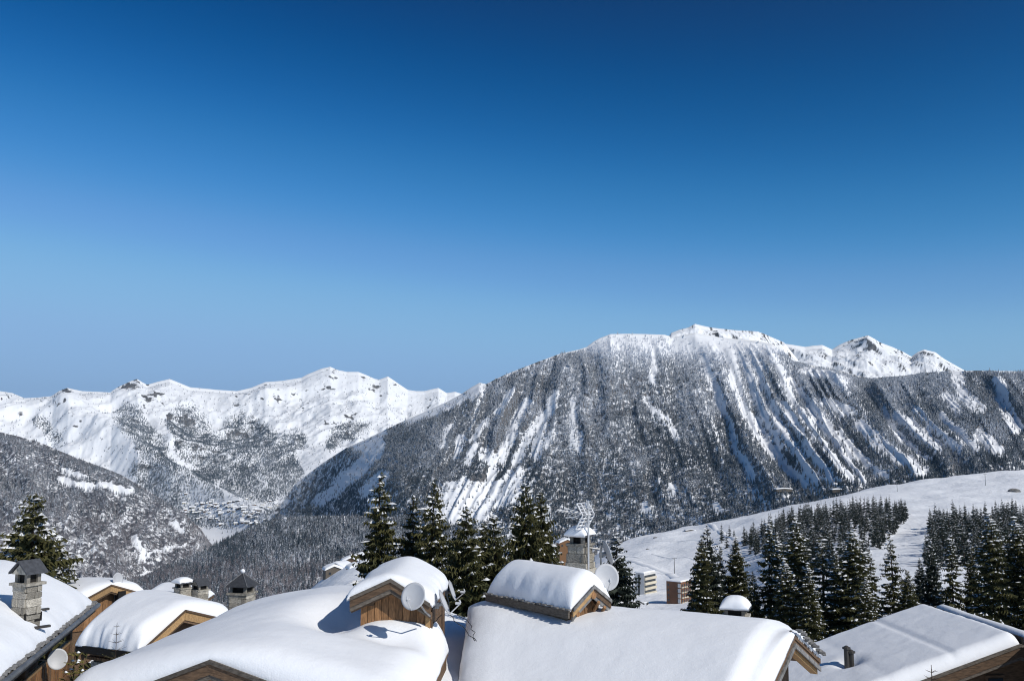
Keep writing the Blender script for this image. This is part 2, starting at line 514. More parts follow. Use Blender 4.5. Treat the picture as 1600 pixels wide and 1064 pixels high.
# open snow on it: polylines in the photograph's pixels with half-widths
STREAKS = [
    ([(824, 630), (802, 664), (790, 698), (782, 723)], 5), ([(867, 618), (855, 646), (836, 667), (818, 698), (805, 723)], 5),
    ([(849, 661), (840, 692), (836, 714)], 5), ([(861, 677), (849, 698)], 4), ([(892, 624), (894, 661), (892, 698)], 3),
    ([(906, 677), (905, 702)], 4), ([(719, 686), (712, 717)], 4), ([(740, 698), (734, 723)], 4), ([(760, 712), (770, 716)], 8),
    ([(700, 668), (690, 700)], 3), ([(760, 655), (735, 690)], 3), ([(800, 610), (775, 650)], 3),
    ([(725, 755), (724, 775)], 6), ([(706, 772), (795, 768)], 14), ([(770, 790), (800, 778)], 7), ([(795, 740), (785, 775)], 5), ([(690, 800), (745, 795)], 17),
    ([(770, 735), (762, 762)], 5), ([(812, 735), (800, 772)], 4),
    ([(1022, 546), (1022, 577), (1019, 599)], 3), ([(1007, 621), (1026, 643), (1044, 661), (1057, 686)], 3),
    ([(1101, 561), (1120, 614), (1139, 666), (1150, 707), (1176, 745)], 4.5), ([(1139, 550), (1150, 602), (1165, 647), (1195, 692), (1225, 730), (1259, 760)], 5.5),
    ([(1160, 560), (1185, 640), (1220, 700)], 3.5), ([(1180, 554), (1195, 602), (1215, 650)], 3.5), ([(1206, 556), (1222, 590), (1240, 630)], 4),
    ([(1225, 632), (1262, 700), (1300, 752)], 4.5), ([(1205, 640), (1240, 700), (1275, 752)], 4.5), ([(1247, 640), (1292, 700), (1330, 752)], 4), ([(1277, 655), (1319, 707), (1349, 752)], 4),
    ([(1262, 640), (1310, 700), (1345, 745)], 3), ([(1235, 590), (1262, 625), (1300, 672), (1340, 715)], 3.5), ([(1310, 680), (1350, 720), (1380, 745)], 5),
    ([(1345, 666), (1375, 696), (1405, 713), (1439, 737)], 8), ([(1290, 630), (1330, 645)], 6), ([(1405, 651), (1435, 677), (1465, 700)], 6), ([(1472, 651), (1502, 677), (1525, 704)], 5),
    ([(1430, 640), (1460, 672), (1500, 705)], 4), ([(1380, 640), (1410, 690), (1450, 720)], 3),
    ([(1262, 577), (1290, 585), (1320, 598)], 6), ([(1495, 590), (1505, 620), (1530, 640)], 7), ([(1560, 600), (1570, 640), (1590, 670)], 8), ([(1530, 680), (1560, 705)], 8), ([(1480, 620), (1500, 645)], 5),
    ([(530, 760), (560, 735), (590, 700)], 9), ([(500, 785), (530, 765)], 6), ([(570, 770), (600, 745)], 7), ([(585, 790), (600, 775)], 6), ([(640, 655), (700, 632), (750, 604)], 7), ([(560, 700), (600, 678)], 4),
    ([(1120, 790), (1126, 800)], 4), ([(1050, 762), (1053, 770)], 5), ([(1005, 790), (1010, 796)], 4)]

def polydist(U, V, pts):
    d = np.full(U.shape, 1e9)
    for (ax, ay), (bx, by) in zip(pts[:-1], pts[1:]):
        l2 = (bx - ax) ** 2 + (by - ay) ** 2
        t = np.clip(((U - ax) * (bx - ax) + (V - ay) * (by - ay)) / l2, 0, 1)
        d = np.minimum(d, np.hypot(U - ax - t * (bx - ax), V - ay - t * (by - ay)))
    return d

def open_mask(U, V, streaks, soft=3.0):
    """1 where the ground is open snow"""
    m = np.zeros(U.shape)
    wu = U + 7 * fbm(U / 13, V / 22, 4, 3, .65); wv = V + 7 * fbm(U / 14 + 50, V / 14, 4, 4, .65)
    for pts, w in streaks:
        w = w * (1.3 if streaks is STREAKS else 1.0)
        m = np.maximum(m, 1 - sstep(w - soft * .5, w + soft, polydist(wu, wv, pts)))
    return m

def m_dens(U, V):
    d = 1 - .93 * open_mask(U, V, STREAKS)
    w = fan(U, V)
    st = ridged((w + 6 * fbm(U / 30, V / 30, 2, 1)) / 17, V / 220, 2, 6)
    a = .25 + .75 * np.exp(-((U - 800) / 100) ** 2) + 1.1 * np.exp(-((U - 1270) / 120) ** 2)
    a = np.minimum(a, 1.15)
    d = d * np.clip(1 - a * sstep(.05, .75, -st), 0, 1)
    d = d * (1 - .86 * sstep(566, 538, V + 10 * fbm(U / 18, V / 18, 3, 2)) * sstep(890, 930, U))
    d = d * np.where((U > 1050) & (U < 1230) & (V < 552), .3, 1.0)
    Z = np.exp(-((U - 1265) / 85) ** 2 - ((V - 690) / 75) ** 2) + .8 * np.exp(-((U - 1165) / 60) ** 2 - ((V - 590) / 40) ** 2)
    fine = ridged((w + 4 * fbm(U / 16, V / 16, 3, 2)) / 8.5, V / 130, 2, 3)
    return d * (1 - np.clip(Z, 0, 1) * (.35 + .6 * sstep(-.25, .35, -fine)))

def m_rock(U, V, T, P, D):
    gz = np.abs(np.gradient(D, axis=1)); gz = gz / (np.percentile(gz, 95) + 1e-6)
    r = .16 - .2 * sstep(575, 545, V) * sstep(890, 930, U) + .18 * gz + .12 * fbm(U / 20, V / 16, 4, 2) - .2 * open_mask(U, V, STREAKS)
    r += .45 * np.exp(-(((U - 1550) / 40) ** 2 + ((V - 655) / 30) ** 2)) + .4 * np.exp(-(((U - 745) / 30) ** 2 + ((V - 757) / 12) ** 2))
    r += .25 * np.exp(-(((U - 1275) / 60) ** 2 + ((V - 690) / 40) ** 2))
    r += .30 * sstep(.40, 1.0, m_dens(U, V)) * sstep(540, 600, V)
    return np.clip(r, 0, 1)

MM = mountain('wooded_mountain', 380, 1850, 1000, 300, M_SKY, M_FOOT, (M_U, M_T, M_YS), 'mount', m_disp, m_rock)

# --- rocky crest behind it and the far peaks on the right
C_SKY = [(1030, 545), (1049, 520), (1062, 515), (1075, 512), (1086, 506), (1098, 509), (1112, 512), (1130, 514), (1150, 516), (1170, 517), (1184, 518), (1195, 522), (1206, 527), (1225, 535), (1245, 560), (1260, 580)]
def c_disp(U, V, T, X, Y): return 70 * ridged((X + .3 * Y) / 150, Y / 260, 5, 2, .55)
def c_rock(U, V, T, P, D):
    gz = np.abs(np.gradient(D, axis=1)); return np.clip(.20 + .30 * gz / np.percentile(gz, 93) + .1 * fbm(U / 6, V / 6, 3, 1), 0, .8)
mountain('mountain_crest', 1030, 1260, 220, 70, C_SKY, [(1030, 590), (1260, 610)], ([1030, 1260], [0, 1], [[5000, 5000], [5600, 5600]]), 'far', c_disp, c_rock)
R_SKY = [(1190, 560), (1215, 545), (1225, 537), (1240, 539), (1258, 542), (1272, 540), (1285, 539), (1300, 546), (1311, 539), (1322, 534), (1330, 531), (1345, 527), (1356, 524), (1366, 529), (1375, 535), (1394, 542), (1412, 550), (1424, 557), (1434, 550), (1444, 546), (1452, 548), (1461, 550), (1476, 561), (1490, 569), (1506, 578), (1540, 592), (1600, 610)]
def r_disp(U, V, T, X, Y): return 150 * ridged((X + .45 * Y) / 420, (Y - .2 * X) / 700, 6, 6, .55)
def r_rock(U, V, T, P, D):
    gz = np.abs(np.gradient(D, axis=1)); return np.clip(.16 + .32 * gz / np.percentile(gz, 92) + .12 * fbm(U / 8, V / 6, 3, 1), 0, .85)
mountain('far_peaks', 1190, 1600, 330, 80, R_SKY, [(1190, 620), (1600, 640)], ([1190, 1600], [0, 1], [[7000, 7000], [8600, 8600]]), 'far', r_disp, r_rock)

# --- far snowy range on the left
L_SKY = [(-250, 600), (-60, 607), (0, 611), (19, 614), (38, 622), (60, 621), (80, 619), (92, 611), (105, 606), (128, 611), (150, 612), (172, 613), (182, 606), (192, 601), (203, 596), (214, 592), (222, 597), (230, 601), (248, 596), (265, 592), (280, 598), (297, 605), (320, 607), (339, 609), (370, 611), (392, 606), (414, 597), (440, 595), (471, 590), (480, 585), (490, 581), (502, 576), (516, 573), (528, 578), (542, 581), (560, 581), (575, 587), (586, 592), (593, 593), (606, 588), (615, 594), (625, 601), (637, 609), (650, 611), (663, 611), (675, 608), (685, 606), (698, 614), (711, 612), (730, 618), (800, 625), (860, 640)]
L_FOOT = [(-250, 860), (200, 870), (380, 856), (480, 850), (860, 850)]
def l_disp(U, V, T, X, Y):
    spur = np.exp(-((U - 60 - (V - 640) * 1.75) / 42) ** 2) * sstep(625, 660, V)
    wx = 300 * fbm(X / 1500, Y / 1500, 3, 2); wy = 300 * fbm(X / 1500 + 9, Y / 1500, 3, 4)
    b = 260 * ridged((X + wx) / 1500, (Y + wy) / 1900, 6, 3, .5)
    b2 = 80 * ridged((X + .6 * wx - .5 * Y) / 460, (Y + wy + .3 * X) / 620, 4, 6, .5)
    b3 = 0
    return (b * 1.1 + b2 + b3) * (.05 + .95 * sstep(.28, .72, T)) * (.6 + .4 * T) + 170 * spur + 9 * fbm(U / 9, V / 7, 4, 1) * sstep(.1, .5, T)
FPATCH = [([(215, 735), (255, 775), (300, 812)], 16), ([(262, 770), (285, 790)], 12), ([(335, 812), (360, 820)], 10), ([(200, 655), (225, 690), (245, 705)], 18), ([(245, 720), (285, 760)], 16), ([(290, 665), (310, 700), (330, 730)], 26), ([(350, 700), (385, 740)], 22), ([(380, 680), (410, 700), (440, 740)], 26), ([(430, 700), (470, 690)], 10), ([(240, 745), (320, 780)], 12), ([(360, 760), (410, 775), (440, 770)], 9), ([(520, 690), (560, 670)], 9), ([(370, 800), (400, 812), (440, 800)], 12), ([(330, 770), (345, 785)], 5), ([(60, 660), (90, 690)], 5)]
def l_dens(U, V):
    m = open_mask(U + 10 * fbm(U / 20, V / 20, 3, 6), V + 9 * fbm(U / 22, V / 18, 3, 5), FPATCH, 9)
    m = m * (1 - .9 * np.exp(-((U - 362) / 62) ** 2 - ((V - 796) / 20) ** 2)) * (1 - .85 * np.exp(-((U - 305) / 26) ** 2 - ((V - 772) / 12) ** 2))
    return m * (.75 + .6 * fbm(U / 12, V / 12, 3, 3)).clip(0, 1) + .014
def l_rock(U, V, T, P, D):
    gx = np.gradient(D, axis=1); gy = np.gradient(D, axis=0)
    gz = np.hypot(gx, gy); gz = gz / np.percentile(gz, 94)
    r = -.06 + .20 * gz + .16 * fbm(U / 14, V / 10, 4, 2) + .40 * sstep(.3, .9, l_dens(U, V))
    r += .55 * sstep(.66, .86, vnoise(U / 6.5 - V / 9, V / 3.6, 3)) * sstep(.42, .7, vnoise(U / 40, V / 26, 6)) * sstep(700, 650, V)
    for (pu, pv, su, sv, k) in [(204, 603, 20, 6, .7), (238, 618, 20, 7, .4), (105, 610, 12, 5, .7), (230, 625, 22, 10, .25), (522, 579, 30, 5, .5), (515, 610, 20, 8, .45), (588, 608, 12, 12, .4), (570, 590, 20, 5, .4), (655, 640, 30, 14, .22), (460, 605, 16, 5, .25), (85, 632, 14, 4, .25), (160, 670, 18, 8, .2), (540, 660, 30, 15, .15)]:
        r += k * np.exp(-(((U - pu) / su) ** 2 + ((V - pv) / sv) ** 2))
    return np.clip(r, 0, 1)
LM = mountain('snowy_range', -250, 860, 900, 240, L_SKY, L_FOOT,
              ([-250, 150, 400, 600, 860], [0, .12, .3, .55, .8, 1], [[5200, 5300, 5600, 5600, 5600], [5800, 5900, 6200, 6200, 6200], [6800, 6900, 7200, 7300, 7300], [8000, 8100, 8500, 8600, 8600], [9200, 9200, 9800, 9900, 9900], [10200, 10200, 10800, 11000, 11000]]),
              'far', l_disp, l_rock)

# --- wooded hill on the left
HOPEN = [([(95, 750), (130, 760), (165, 757), (200, 768)], 5), ([(100, 735), (125, 742), (135, 745)], 3), ([(210, 845), (225, 862), (222, 875)], 4), ([(215, 868), (260, 858), (290, 850)], 1.3), ([(222, 895), (260, 888), (282, 880)], 1.6), ([(265, 815), (285, 830)], 3)]
H_SKY = [(-300, 640), (-60, 662), (0, 675), (30, 682), (60, 690), (90, 703), (120, 715), (155, 728), (190, 742), (215, 757), (240, 772), (265, 788), (290, 805), (312, 826), (330, 850), (345, 872), (380, 915)]
H_FOOT = [(-300, 930), (380, 938)]
def h_disp(U, V, T, X, Y):
    return 55 * ridged((U - .5 * (V - 750)) / 70, V / 150, 3, 2) + 18 * ridged((U + .2 * V) / 26, V / 50, 3, 4) + 5 * fbm(U / 8, V / 8, 3, 3)
def h_rock(U, V, T, P, D): return np.clip(.58 + .16 * fbm(U / 22, V / 18, 4, 1) - .4 * open_mask(U, V, HOPEN, 2), 0, 1)
HM = mountain('left_hill', -300, 380, 420, 200, H_SKY, H_FOOT, ([-300, 100, 380], [0, .5, 1], [[2500, 2700, 3000], [3300, 3200, 3300], [4300, 3900, 3600]]), 'hill', h_disp, h_rock)

# --- wooded spur in the middle
S_SKY = [(160, 925), (225, 902), (260, 884), (300, 869), (330, 854), (365, 836), (400, 819), (440, 808), (480, 806), (520, 806), (600, 806), (680, 812), (760, 830), (830, 850), (900, 875), (980, 900)]
S_FOOT = [(160, 945), (980, 950)]
def s_disp(U, V, T, X, Y): return 10 * fbm(U / 60, V / 40, 3, 2) + 5 * ridged(U / 25, V / 20, 3, 4)
def s_rock(U, V, T, P, D): return np.clip(.52 + .2 * fbm(U / 22, V / 18, 4, 1), 0, 1)
SM = mountain('middle_hill', 160, 980, 300, 100, S_SKY, S_FOOT, ([160, 400, 980], [0, 1], [[1500, 1450, 1300], [2500, 2800, 2300]]), 'mount', s_disp, s_rock)

# ------------------------------------------------------------------ far forests (instanced, uncountable)
def star_cone_tree(name, tiers, n, seed, mat, lean=0):
    rg = random.Random(seed); mb = MB()
    mb.add([(.012 * math.cos(k * 2.1), .012 * math.sin(k * 2.1), 0) for k in range(3)] + [(0, 0, .5)], [(0, 1, 3), (1, 2, 3), (2, 0, 3)])
    for i in range(tiers):
        f = i / tiers
        z0 = .06 + .86 * f; r = .17 * (1 - f) ** .85 + .015; top = min(1.0, z0 + .30 * (1 - .45 * f))
        ring = []
        for j in range(n):
            a = 2 * math.pi * (j + rg.random() * .5) / n + i
            rr = r * (1.0 if j % 2 else .55) * rg.uniform(.75, 1.2)
            ring.append((rr * math.cos(a), rr * math.sin(a), z0 - (.05 if j % 2 else -.01) * rg.uniform(.5, 1.2)))
        mb.add(ring + [(rg.uniform(-.01, .01), rg.uniform(-.01, .01), top)], [(j, (j + 1) % n, n) for j in range(n)])
    return mesh_data(name, mb.v, mb.f, mat)

def bare_tree_mesh(name, seed, mat):
    rg = random.Random(seed); mb = MB()
    mb.add([(.02, 0, 0), (-.01, .02, 0), (-.01, -.02, 0), (0, 0, .7)], [(0, 1, 3), (1, 2, 3), (2, 0, 3)])
    for i in range(70):
        th = rg.random() * 6.283; zz = rg.random(); r = .26 * math.sin(math.pi * (.12 + .83 * zz)) * math.sqrt(rg.random())
        c = Vector((r * math.cos(th), r * math.sin(th), .22 + .78 * zz))
        d = Vector((rg.uniform(-1, 1), rg.uniform(-1, 1), rg.uniform(.2, 1.6))).normalized() * rg.uniform(.07, .14)
        s = d.orthogonal().normalized() * .022
        mb.add([c - s, c + s, c + d], [(0, 1, 2)])
    return mesh_data(name, mb.v, mb.f, mat)

FAR_A = [star_cone_tree('conifer_a', 5, 8, 1, 'far_tree'), star_cone_tree('conifer_b', 6, 8, 2, 'far_tree'), star_cone_tree('conifer_c', 4, 8, 3, 'far_tree')]
FAR_B = [bare_tree_mesh('bare_tree_a', 4, 'bare_tree'), bare_tree_mesh('bare_tree_b', 5, 'bare_tree')]

def forest(name, pts, scale, frost, meshes, label):
    """one uncountable wood: points that instance the tree meshes"""
    n = len(pts)
    me = bpy.data.meshes.new(name)
    me.vertices.add(n); me.vertices.foreach_set('co', np.ascontiguousarray(pts, dtype=np.float32).ravel())
    for nm, arr in (('scl', scale), ('frost', frost), ('turn', RNG.random(n) * 6.283)):
        at = me.attributes.new(nm, 'FLOAT', 'POINT'); at.data.foreach_set('value', np.ascontiguousarray(arr, dtype=np.float32))
    at = me.attributes.new('pick', 'INT', 'POINT'); at.data.foreach_set('value', RNG.integers(0, len(meshes), n).astype(np.int32))
    o = obj(name, me); tag(o, label, None, None, 'stuff')
    ng = bpy.data.node_groups.new(name, 'GeometryNodeTree')
    ng.interface.new_socket('Geometry', in_out='INPUT', socket_type='NodeSocketGeometry')
    ng.interface.new_socket('Geometry', in_out='OUTPUT', socket_type='NodeSocketGeometry')
    nn = ng.nodes; L = ng.links
    gi = nn.new('NodeGroupInput'); go = nn.new('NodeGroupOutput')
    iop = nn.new('GeometryNodeInstanceOnPoints'); jn = nn.new('GeometryNodeJoinGeometry')
    for m in meshes:
        src = bpy.data.objects.get('src_' + m.name) or bpy.data.objects.new('src_' + m.name, m)
        oi = nn.new('GeometryNodeObjectInfo'); oi.inputs['Object'].default_value = src; oi.inputs['As Instance'].default_value = True
        L.new(oi.outputs['Geometry'], jn.inputs[0])
    def attr(nm, typ):
        a = nn.new('GeometryNodeInputNamedAttribute'); a.data_type = typ; a.inputs[0].default_value = nm; return a.outputs[0]
    L.new(gi.outputs[0], iop.inputs['Points']); L.new(jn.outputs[0], iop.inputs['Instance'])
    iop.inputs['Pick Instance'].default_value = True
    L.new(attr('pick', 'INT'), iop.inputs['Instance Index'])
    cx = nn.new('ShaderNodeCombineXYZ'); L.new(attr('turn', 'FLOAT'), cx.inputs[2])
    L.new(cx.outputs[0], iop.inputs['Rotation']); L.new(attr('scl', 'FLOAT'), iop.inputs['Scale'])
    L.new(iop.outputs[0], go.inputs[0])
    md = o.modifiers.new('trees', 'NODES'); md.node_group = ng
    return o

def scatter(S, dens, spacing, umin=-40, umax=1640):
    """points on a slope: dens(U, V) 0..1 times one tree per spacing squared of ground plan"""
    P = S['P']; U = S['U']; V = S['V']
    a = P[1:, :-1, :2] - P[:-1, :-1, :2]; b = P[:-1, 1:, :2] - P[:-1, :-1, :2]
    area = np.abs(a[..., 0] * b[..., 1] - a[..., 1] * b[..., 0])
    Uc, Vc = U[:-1, :-1], V[:-1, :-1]
    lam = area * dens(Uc, Vc) / spacing ** 2
    lam = np.where((Uc > umin) & (Uc < umax), lam, 0)
    cnt = RNG.poisson(lam)
    i, j = np.nonzero(cnt); k = cnt[i, j]
    i = np.repeat(i, k); j = np.repeat(j, k)
    s, t = RNG.random(len(i))[:, None], RNG.random(len(i))[:, None]
    pts = (P[i, j] * (1 - s) + P[i, j + 1] * s) * (1 - t) + (P[i + 1, j] * (1 - s) + P[i + 1, j + 1] * s) * t
    return pts, U[i, j], V[i, j]

pts, uu, vv = scatter(MM, m_dens, 6.6)
fr = .25 + .26 * fbm(uu / 40, vv / 40, 3, 2) + .28 * sstep(740, 560, vv) + .75 * sstep(575, 530, vv) * sstep(880, 950, uu) * sstep(1260, 1200, uu) - .10 * sstep(690, 780, vv) + .04 * RNG.standard_normal(len(pts))
forest('forest', pts, 10.5 + 5 * RNG.random(len(pts)), fr, FAR_A, 'frosted conifer forest covering the steep face of the big mountain')

HOPEN = [([(95, 750), (130, 760), (165, 757), (200, 768)], 5), ([(100, 735), (125, 742), (135, 745)], 3), ([(210, 845), (225, 862), (222, 875)], 4), ([(215, 868), (260, 858), (290, 850)], 1.3), ([(222, 895), (260, 888), (282, 880)], 1.6), ([(265, 815), (285, 830)], 3)]
def h_dens(U, V): return (1 - open_mask(U, V, HOPEN, 2)) * (.65 + .5 * fbm(U / 40, V / 40, 3, 4))
pts, uu, vv = scatter(HM, h_dens, 5.6)
bare = (RNG.random(len(pts)) < .35 + .5 * sstep(760, 850, vv))
fr = .30 + .22 * fbm(uu / 30, vv / 30, 3, 2) + .1 * RNG.standard_normal(len(pts))
forest('forest', pts[~bare], 9 + 5 * RNG.random((~bare).sum()), fr[~bare], FAR_A, 'snow dusted conifers on the steep wooded hill at far left')
forest('forest', pts[bare], 8 + 4 * RNG.random(bare.sum()), fr[bare] - .1, FAR_B, 'bare frosted broadleaf wood low on the hill at far left')

def s_dens(U, V): return .95 + .3 * fbm(U / 40, V / 20, 3, 4)
pts, uu, vv = scatter(SM, s_dens, 7.4)
bare = (RNG.random(len(pts)) < .08 + .45 * sstep(865, 900, vv))
fr = .23 + .22 * fbm(uu / 40, vv / 25, 3, 2) + .1 * RNG.standard_normal(len(pts))
forest('forest', pts[~bare], 11 + 7 * RNG.random((~bare).sum()), fr[~bare], FAR_A, 'dense frosted conifer forest on the low hill across the middle')
forest('forest', pts[bare], 9 + 5 * RNG.random(bare.sum()), fr[bare] - .15, FAR_B, 'brownish bare trees along the lower edge of the middle forest')

pts, uu, vv = scatter(LM, l_dens, 9)
fr = .24 + .2 * fbm(uu / 30, vv / 30, 3, 2) + .12 * RNG.standard_normal(len(pts))
forest('forest', pts, 13 + 7 * RNG.random(len(pts)), fr, FAR_A, 'distant patches of conifer forest on the snowy range')
# ------------------------------------------------------------------ chalets: builders
def V3(*a): return Vector(a)

def roof_fn(rows):
    """deck height over a quilt: rows = [[near eave L, near eave R], [ridge L, ridge R], [far eave L, far eave R]]"""
    R = [[Vector(p) for p in r] for r in rows]
    def f(a, b, c=.10):
        g = math.sqrt(b * b * (1 - c * c) + c * c); wN = .5 * (g - b); wF = .5 * (g + b)
        q = [r[0].lerp(r[1], a) for r in R]
        if len(q) == 2: return q[0].lerp(q[1], (b + 1) / 2)
        return q[0] * wN + q[1] * (1 - wN - wF) + q[2] * wF
    return f

def edge_samples(L, Re, n_in, n_ed=7):
    """parameters 0..1 along a length, crowded near both ends where the snow rounds off"""
    k = min(.48, Re / L)
    e = [k * (1 - math.cos(math.pi / 2 * i / n_ed)) for i in range(n_ed + 1)]
    mid = [k + (1 - 2 * k) * i / n_in for i in range(1, n_in)]
    return e + mid + [1 - x for x in e[::-1]]

def snow_cover(name, rows, T, Re, parent, seed=0, over=.10, drift=None, wob=.05, nin=28, c=.10, mat='snow', soft=2.0, lump=.10, overA=0.0):
    """a thick rounded blanket of snow lying on a roof"""
    f = roof_fn(rows)
    LA = (Vector(rows[1 if len(rows) > 2 else 0][0]) - Vector(rows[1 if len(rows) > 2 else 0][1])).length
    LB = sum((Vector(rows[i][0]) - Vector(rows[i + 1][0])).length + (Vector(rows[i][1]) - Vector(rows[i + 1][1])).length for i in range(len(rows) - 1)) / 2
    As = edge_samples(LA, Re, max(6, int(LA / .22)) if nin is None else nin); Bs = edge_samples(LB, Re, max(6, int(LB / .22)) if nin is None else nin)
    def prof(d):
        x = min(1, max(0, d / Re)); return (1 - (1 - x) ** soft) ** (1 / soft)
    vs = []; na, nb = len(As), len(Bs)
    for b in Bs:
        for a in As:
            bb = 2 * b - 1
            ea, eb = prof(min(a, 1 - a) * LA), prof(min(b, 1 - b) * LB)
            p = f(a, bb, .02 + c * ea)
            # the blanket hangs a little over the edge
            ax = (f(1, bb, c) - f(0, bb, c)).normalized(); bx = (f(a, 1, c) - f(a, -1, c)).normalized()
            nz = float(fbm(p.x * .34 + seed * 3.1, p.y * .34 + seed * 1.7, 2, seed % 5)); n2 = float(fbm(p.x * 2.2 + 9, p.y * 2.2 + seed, 3, (seed + 2) % 5))
            t = T * (1 + lump * nz * 1.6) + .016 * n2
            if drift: t += drift(p, a, bb)
            z = max(t, .10) * ea * eb
            w = (over if not isinstance(over, tuple) else over[b > .5]) * (.65 + 1.1 * n2); wa = overA if not isinstance(overA, tuple) else overA[a > .5]; wa += .05 * n2 * (wa > .03)
            oa = (1 if a > .5 else -1) * wa * (1 - ea ** 6) if min(a, 1 - a) * LA < Re else 0
            ob = (1 if b > .5 else -1) * w * (1 - eb ** 6) if min(b, 1 - b) * LB < Re else 0
            vs.append(p + ax * oa + Vector((bx.x, bx.y, 0)).normalized() * ob + Vector((0, 0, z + .012)))
    fs = [(j * na + i, j * na + i + 1, (j + 1) * na + i + 1, (j + 1) * na + i) for j in range(nb - 1) for i in range(na - 1)]
    ring = [i for i in range(na)] + [j * na + na - 1 for j in range(1, nb)] + [(nb - 1) * na + i for i in range(na - 2, -1, -1)] + [j * na for j in range(nb - 2, 0, -1)]
    n0 = len(vs); cen = f(.5, 0, c)
    for k in ring:
        p = vs[k]; vs.append(p + Vector((0, 0, -.05 - .03 * float(vnoise(p.x * 5, p.y * 5, 3)))))
    for k in ring:
        p = vs[k]; vs.append(p.lerp(cen, .06) + Vector((0, 0, .0)))
    m = len(ring)
    for k in range(m):
        k2 = (k + 1) % m
        fs.append((ring[k2], ring[k], n0 + k, n0 + k2)); fs.append((n0 + k2, n0 + k, n0 + m + k, n0 + m + k2))
    return obj(name, mesh_data(name, vs, fs, mat, smooth=True), parent, world=True)

def deck(rows, parent, thick=.14, name='roof', mat='wood_dark', drop=.0):
    """boarded roof deck under the snow"""
    mb = MB()
    for i in range(len(rows) - 1):
        A, B = rows[i]; C, D = rows[i + 1]
        p = [Vector(A), Vector(B), Vector(D), Vector(C)]
        mb.hexa([q - Vector((0, 0, thick + drop)) for q in p] + [q - Vector((0, 0, .01 + drop)) for q in p])
    return mb.build(name, mat, parent)

def barge(A, B, parent, mats=('wood_honey', 'wood_dark'), h=.24, t=.05, out=.04, second=True, name='barge_board'):
    """two stacked boards along a sloping verge or an eave"""
    mb = MB(); A = Vector(A); B = Vector(B)
    d = Vector((B.x - A.x, B.y - A.y, 0)).normalized(); n = Vector((d.y, -d.x, 0)) * out
    mb.board(A, B, h, t, -.015, 0, n)
    o = mb.build(name, mats[0], parent)
    if second:
        m2 = MB(); m2.board(A, B, .10, t, .075, 0, n * 1.9); m2.build('verge_strip', mats[1], parent)
        m3 = MB(); m3.board(A, B, .12, t, -.015 - h, 0, n * .25); m3.build('lower_board', mats[1], parent)
    return o

def wall_planks(P0, P1, zb, top, parent, w=.2, mat='wood', t=.04, name='plank', gap=.012, seed=0, out=0.0):
    """upright boards from P0 to P1, foot at zb, head following top(s), s = metres along the wall"""
    P0 = Vector(P0); P1 = Vector(P1); L = (Vector((P1.x, P1.y, 0)) - Vector((P0.x, P0.y, 0))).length
    d = Vector((P1.x - P0.x, P1.y - P0.y, 0)).normalized(); n = Vector((d.y, -d.x, 0)); rg = random.Random(seed)
    k = max(1, round(L / w)); w = L / k
    for i in range(k):
        s0, s1 = i * w + gap / 2, (i + 1) * w - gap / 2
        o = n * (out + rg.uniform(0, .016)); tt = n * -t
        b0 = P0 + d * s0; b1 = P0 + d * s1; b0.z = b1.z = zb
        t0 = b0.copy(); t0.z = top(s0); t1 = b1.copy(); t1.z = top(s1)
        mb = MB(); mb.hexa([b0 + o, b1 + o, b1 + o + tt, b0 + o + tt, t0 + o, t1 + o, t1 + o + tt, t0 + o + tt])
        mb.build(name, mat, parent)

def solid_walls(pts, zb, ztop, parent, name='wall', mat='wood_dark'):
    """a closed prism of walls; ztop may be one height per corner"""
    n = len(pts); zt_ = ztop if isinstance(ztop, (list, tuple)) else [ztop] * n
    v = [(p[0], p[1], zb) for p in pts] + [(p[0], p[1], z) for p, z in zip(pts, zt_)]
    f = [tuple(range(n))[::-1], tuple(range(n, 2 * n))] + [(i, (i + 1) % n, n + (i + 1) % n, n + i) for i in range(n)]
    return obj(name, mesh_data(name, v, f, mat), parent, world=True)

def _stone_mesh(seed):
    rg = random.Random(seed); bm = bmesh.new()
    bmesh.ops.create_cube(bm, size=1)
    bmesh.ops.bevel(bm, geom=list(bm.edges), offset=.09, segments=1, affect='EDGES')
    for v in bm.verts: v.co += Vector((rg.uniform(-.05, .05), rg.uniform(-.05, .05), rg.uniform(-.05, .05)))
    me = bpy.data.meshes.new('stone'); bm.to_mesh(me); bm.free(); me.materials.append(MATS['stone']); return me
STONES = [_stone_mesh(i) for i in range(4)]

def chimney_stones(parent, cx, cy, z0, z1, w, d, rz, seed, w1=None, d1=None, course=.17, length=.30):
    """facing stones, each a piece, on three faces of a stack that may taper to w1 x d1"""
    rg = random.Random(seed); R = rotz(rz); w1 = w1 or w; d1 = d1 or d
    off = Vector((0, 0, 0)); q = parent
    while q is not None: off += Vector(q.location); q = q.parent
    z = z0
    while z < z1 - .05:
        h = min(rg.uniform(course * .55, course * 1.4), z1 - z)
        f = (z + h / 2 - z0) / (z1 - z0); ww = w + (w1 - w) * f; dd = d + (d1 - d) * f
        for face in (0, 1, 3):
            L, D = (ww, dd) if face % 2 == 0 else (dd, ww)
            x = -L / 2
            while x < L / 2 - .03:
                l = min(rg.uniform(length * .45, length * 1.6), L / 2 - x)
                if L / 2 - x - l < .09: l = L / 2 - x
                lc = Vector((x + l / 2, -D / 2, 0)); fr = rotz(face * math.pi / 2)
                c = R @ (fr @ lc)
                o = bpy.data.objects.new('stone', rg.choice(STONES)); COL.objects.link(o); o.parent = parent
                o.location = Vector((cx + c.x, cy + c.y, z + h / 2)) - off
                o.rotation_euler = (0, 0, rz + face * math.pi / 2)
                o.scale = ((l - .018) * 1.06, .07 + rg.uniform(0, .035), (h - .016) * 1.06)
                x += l
        z += h

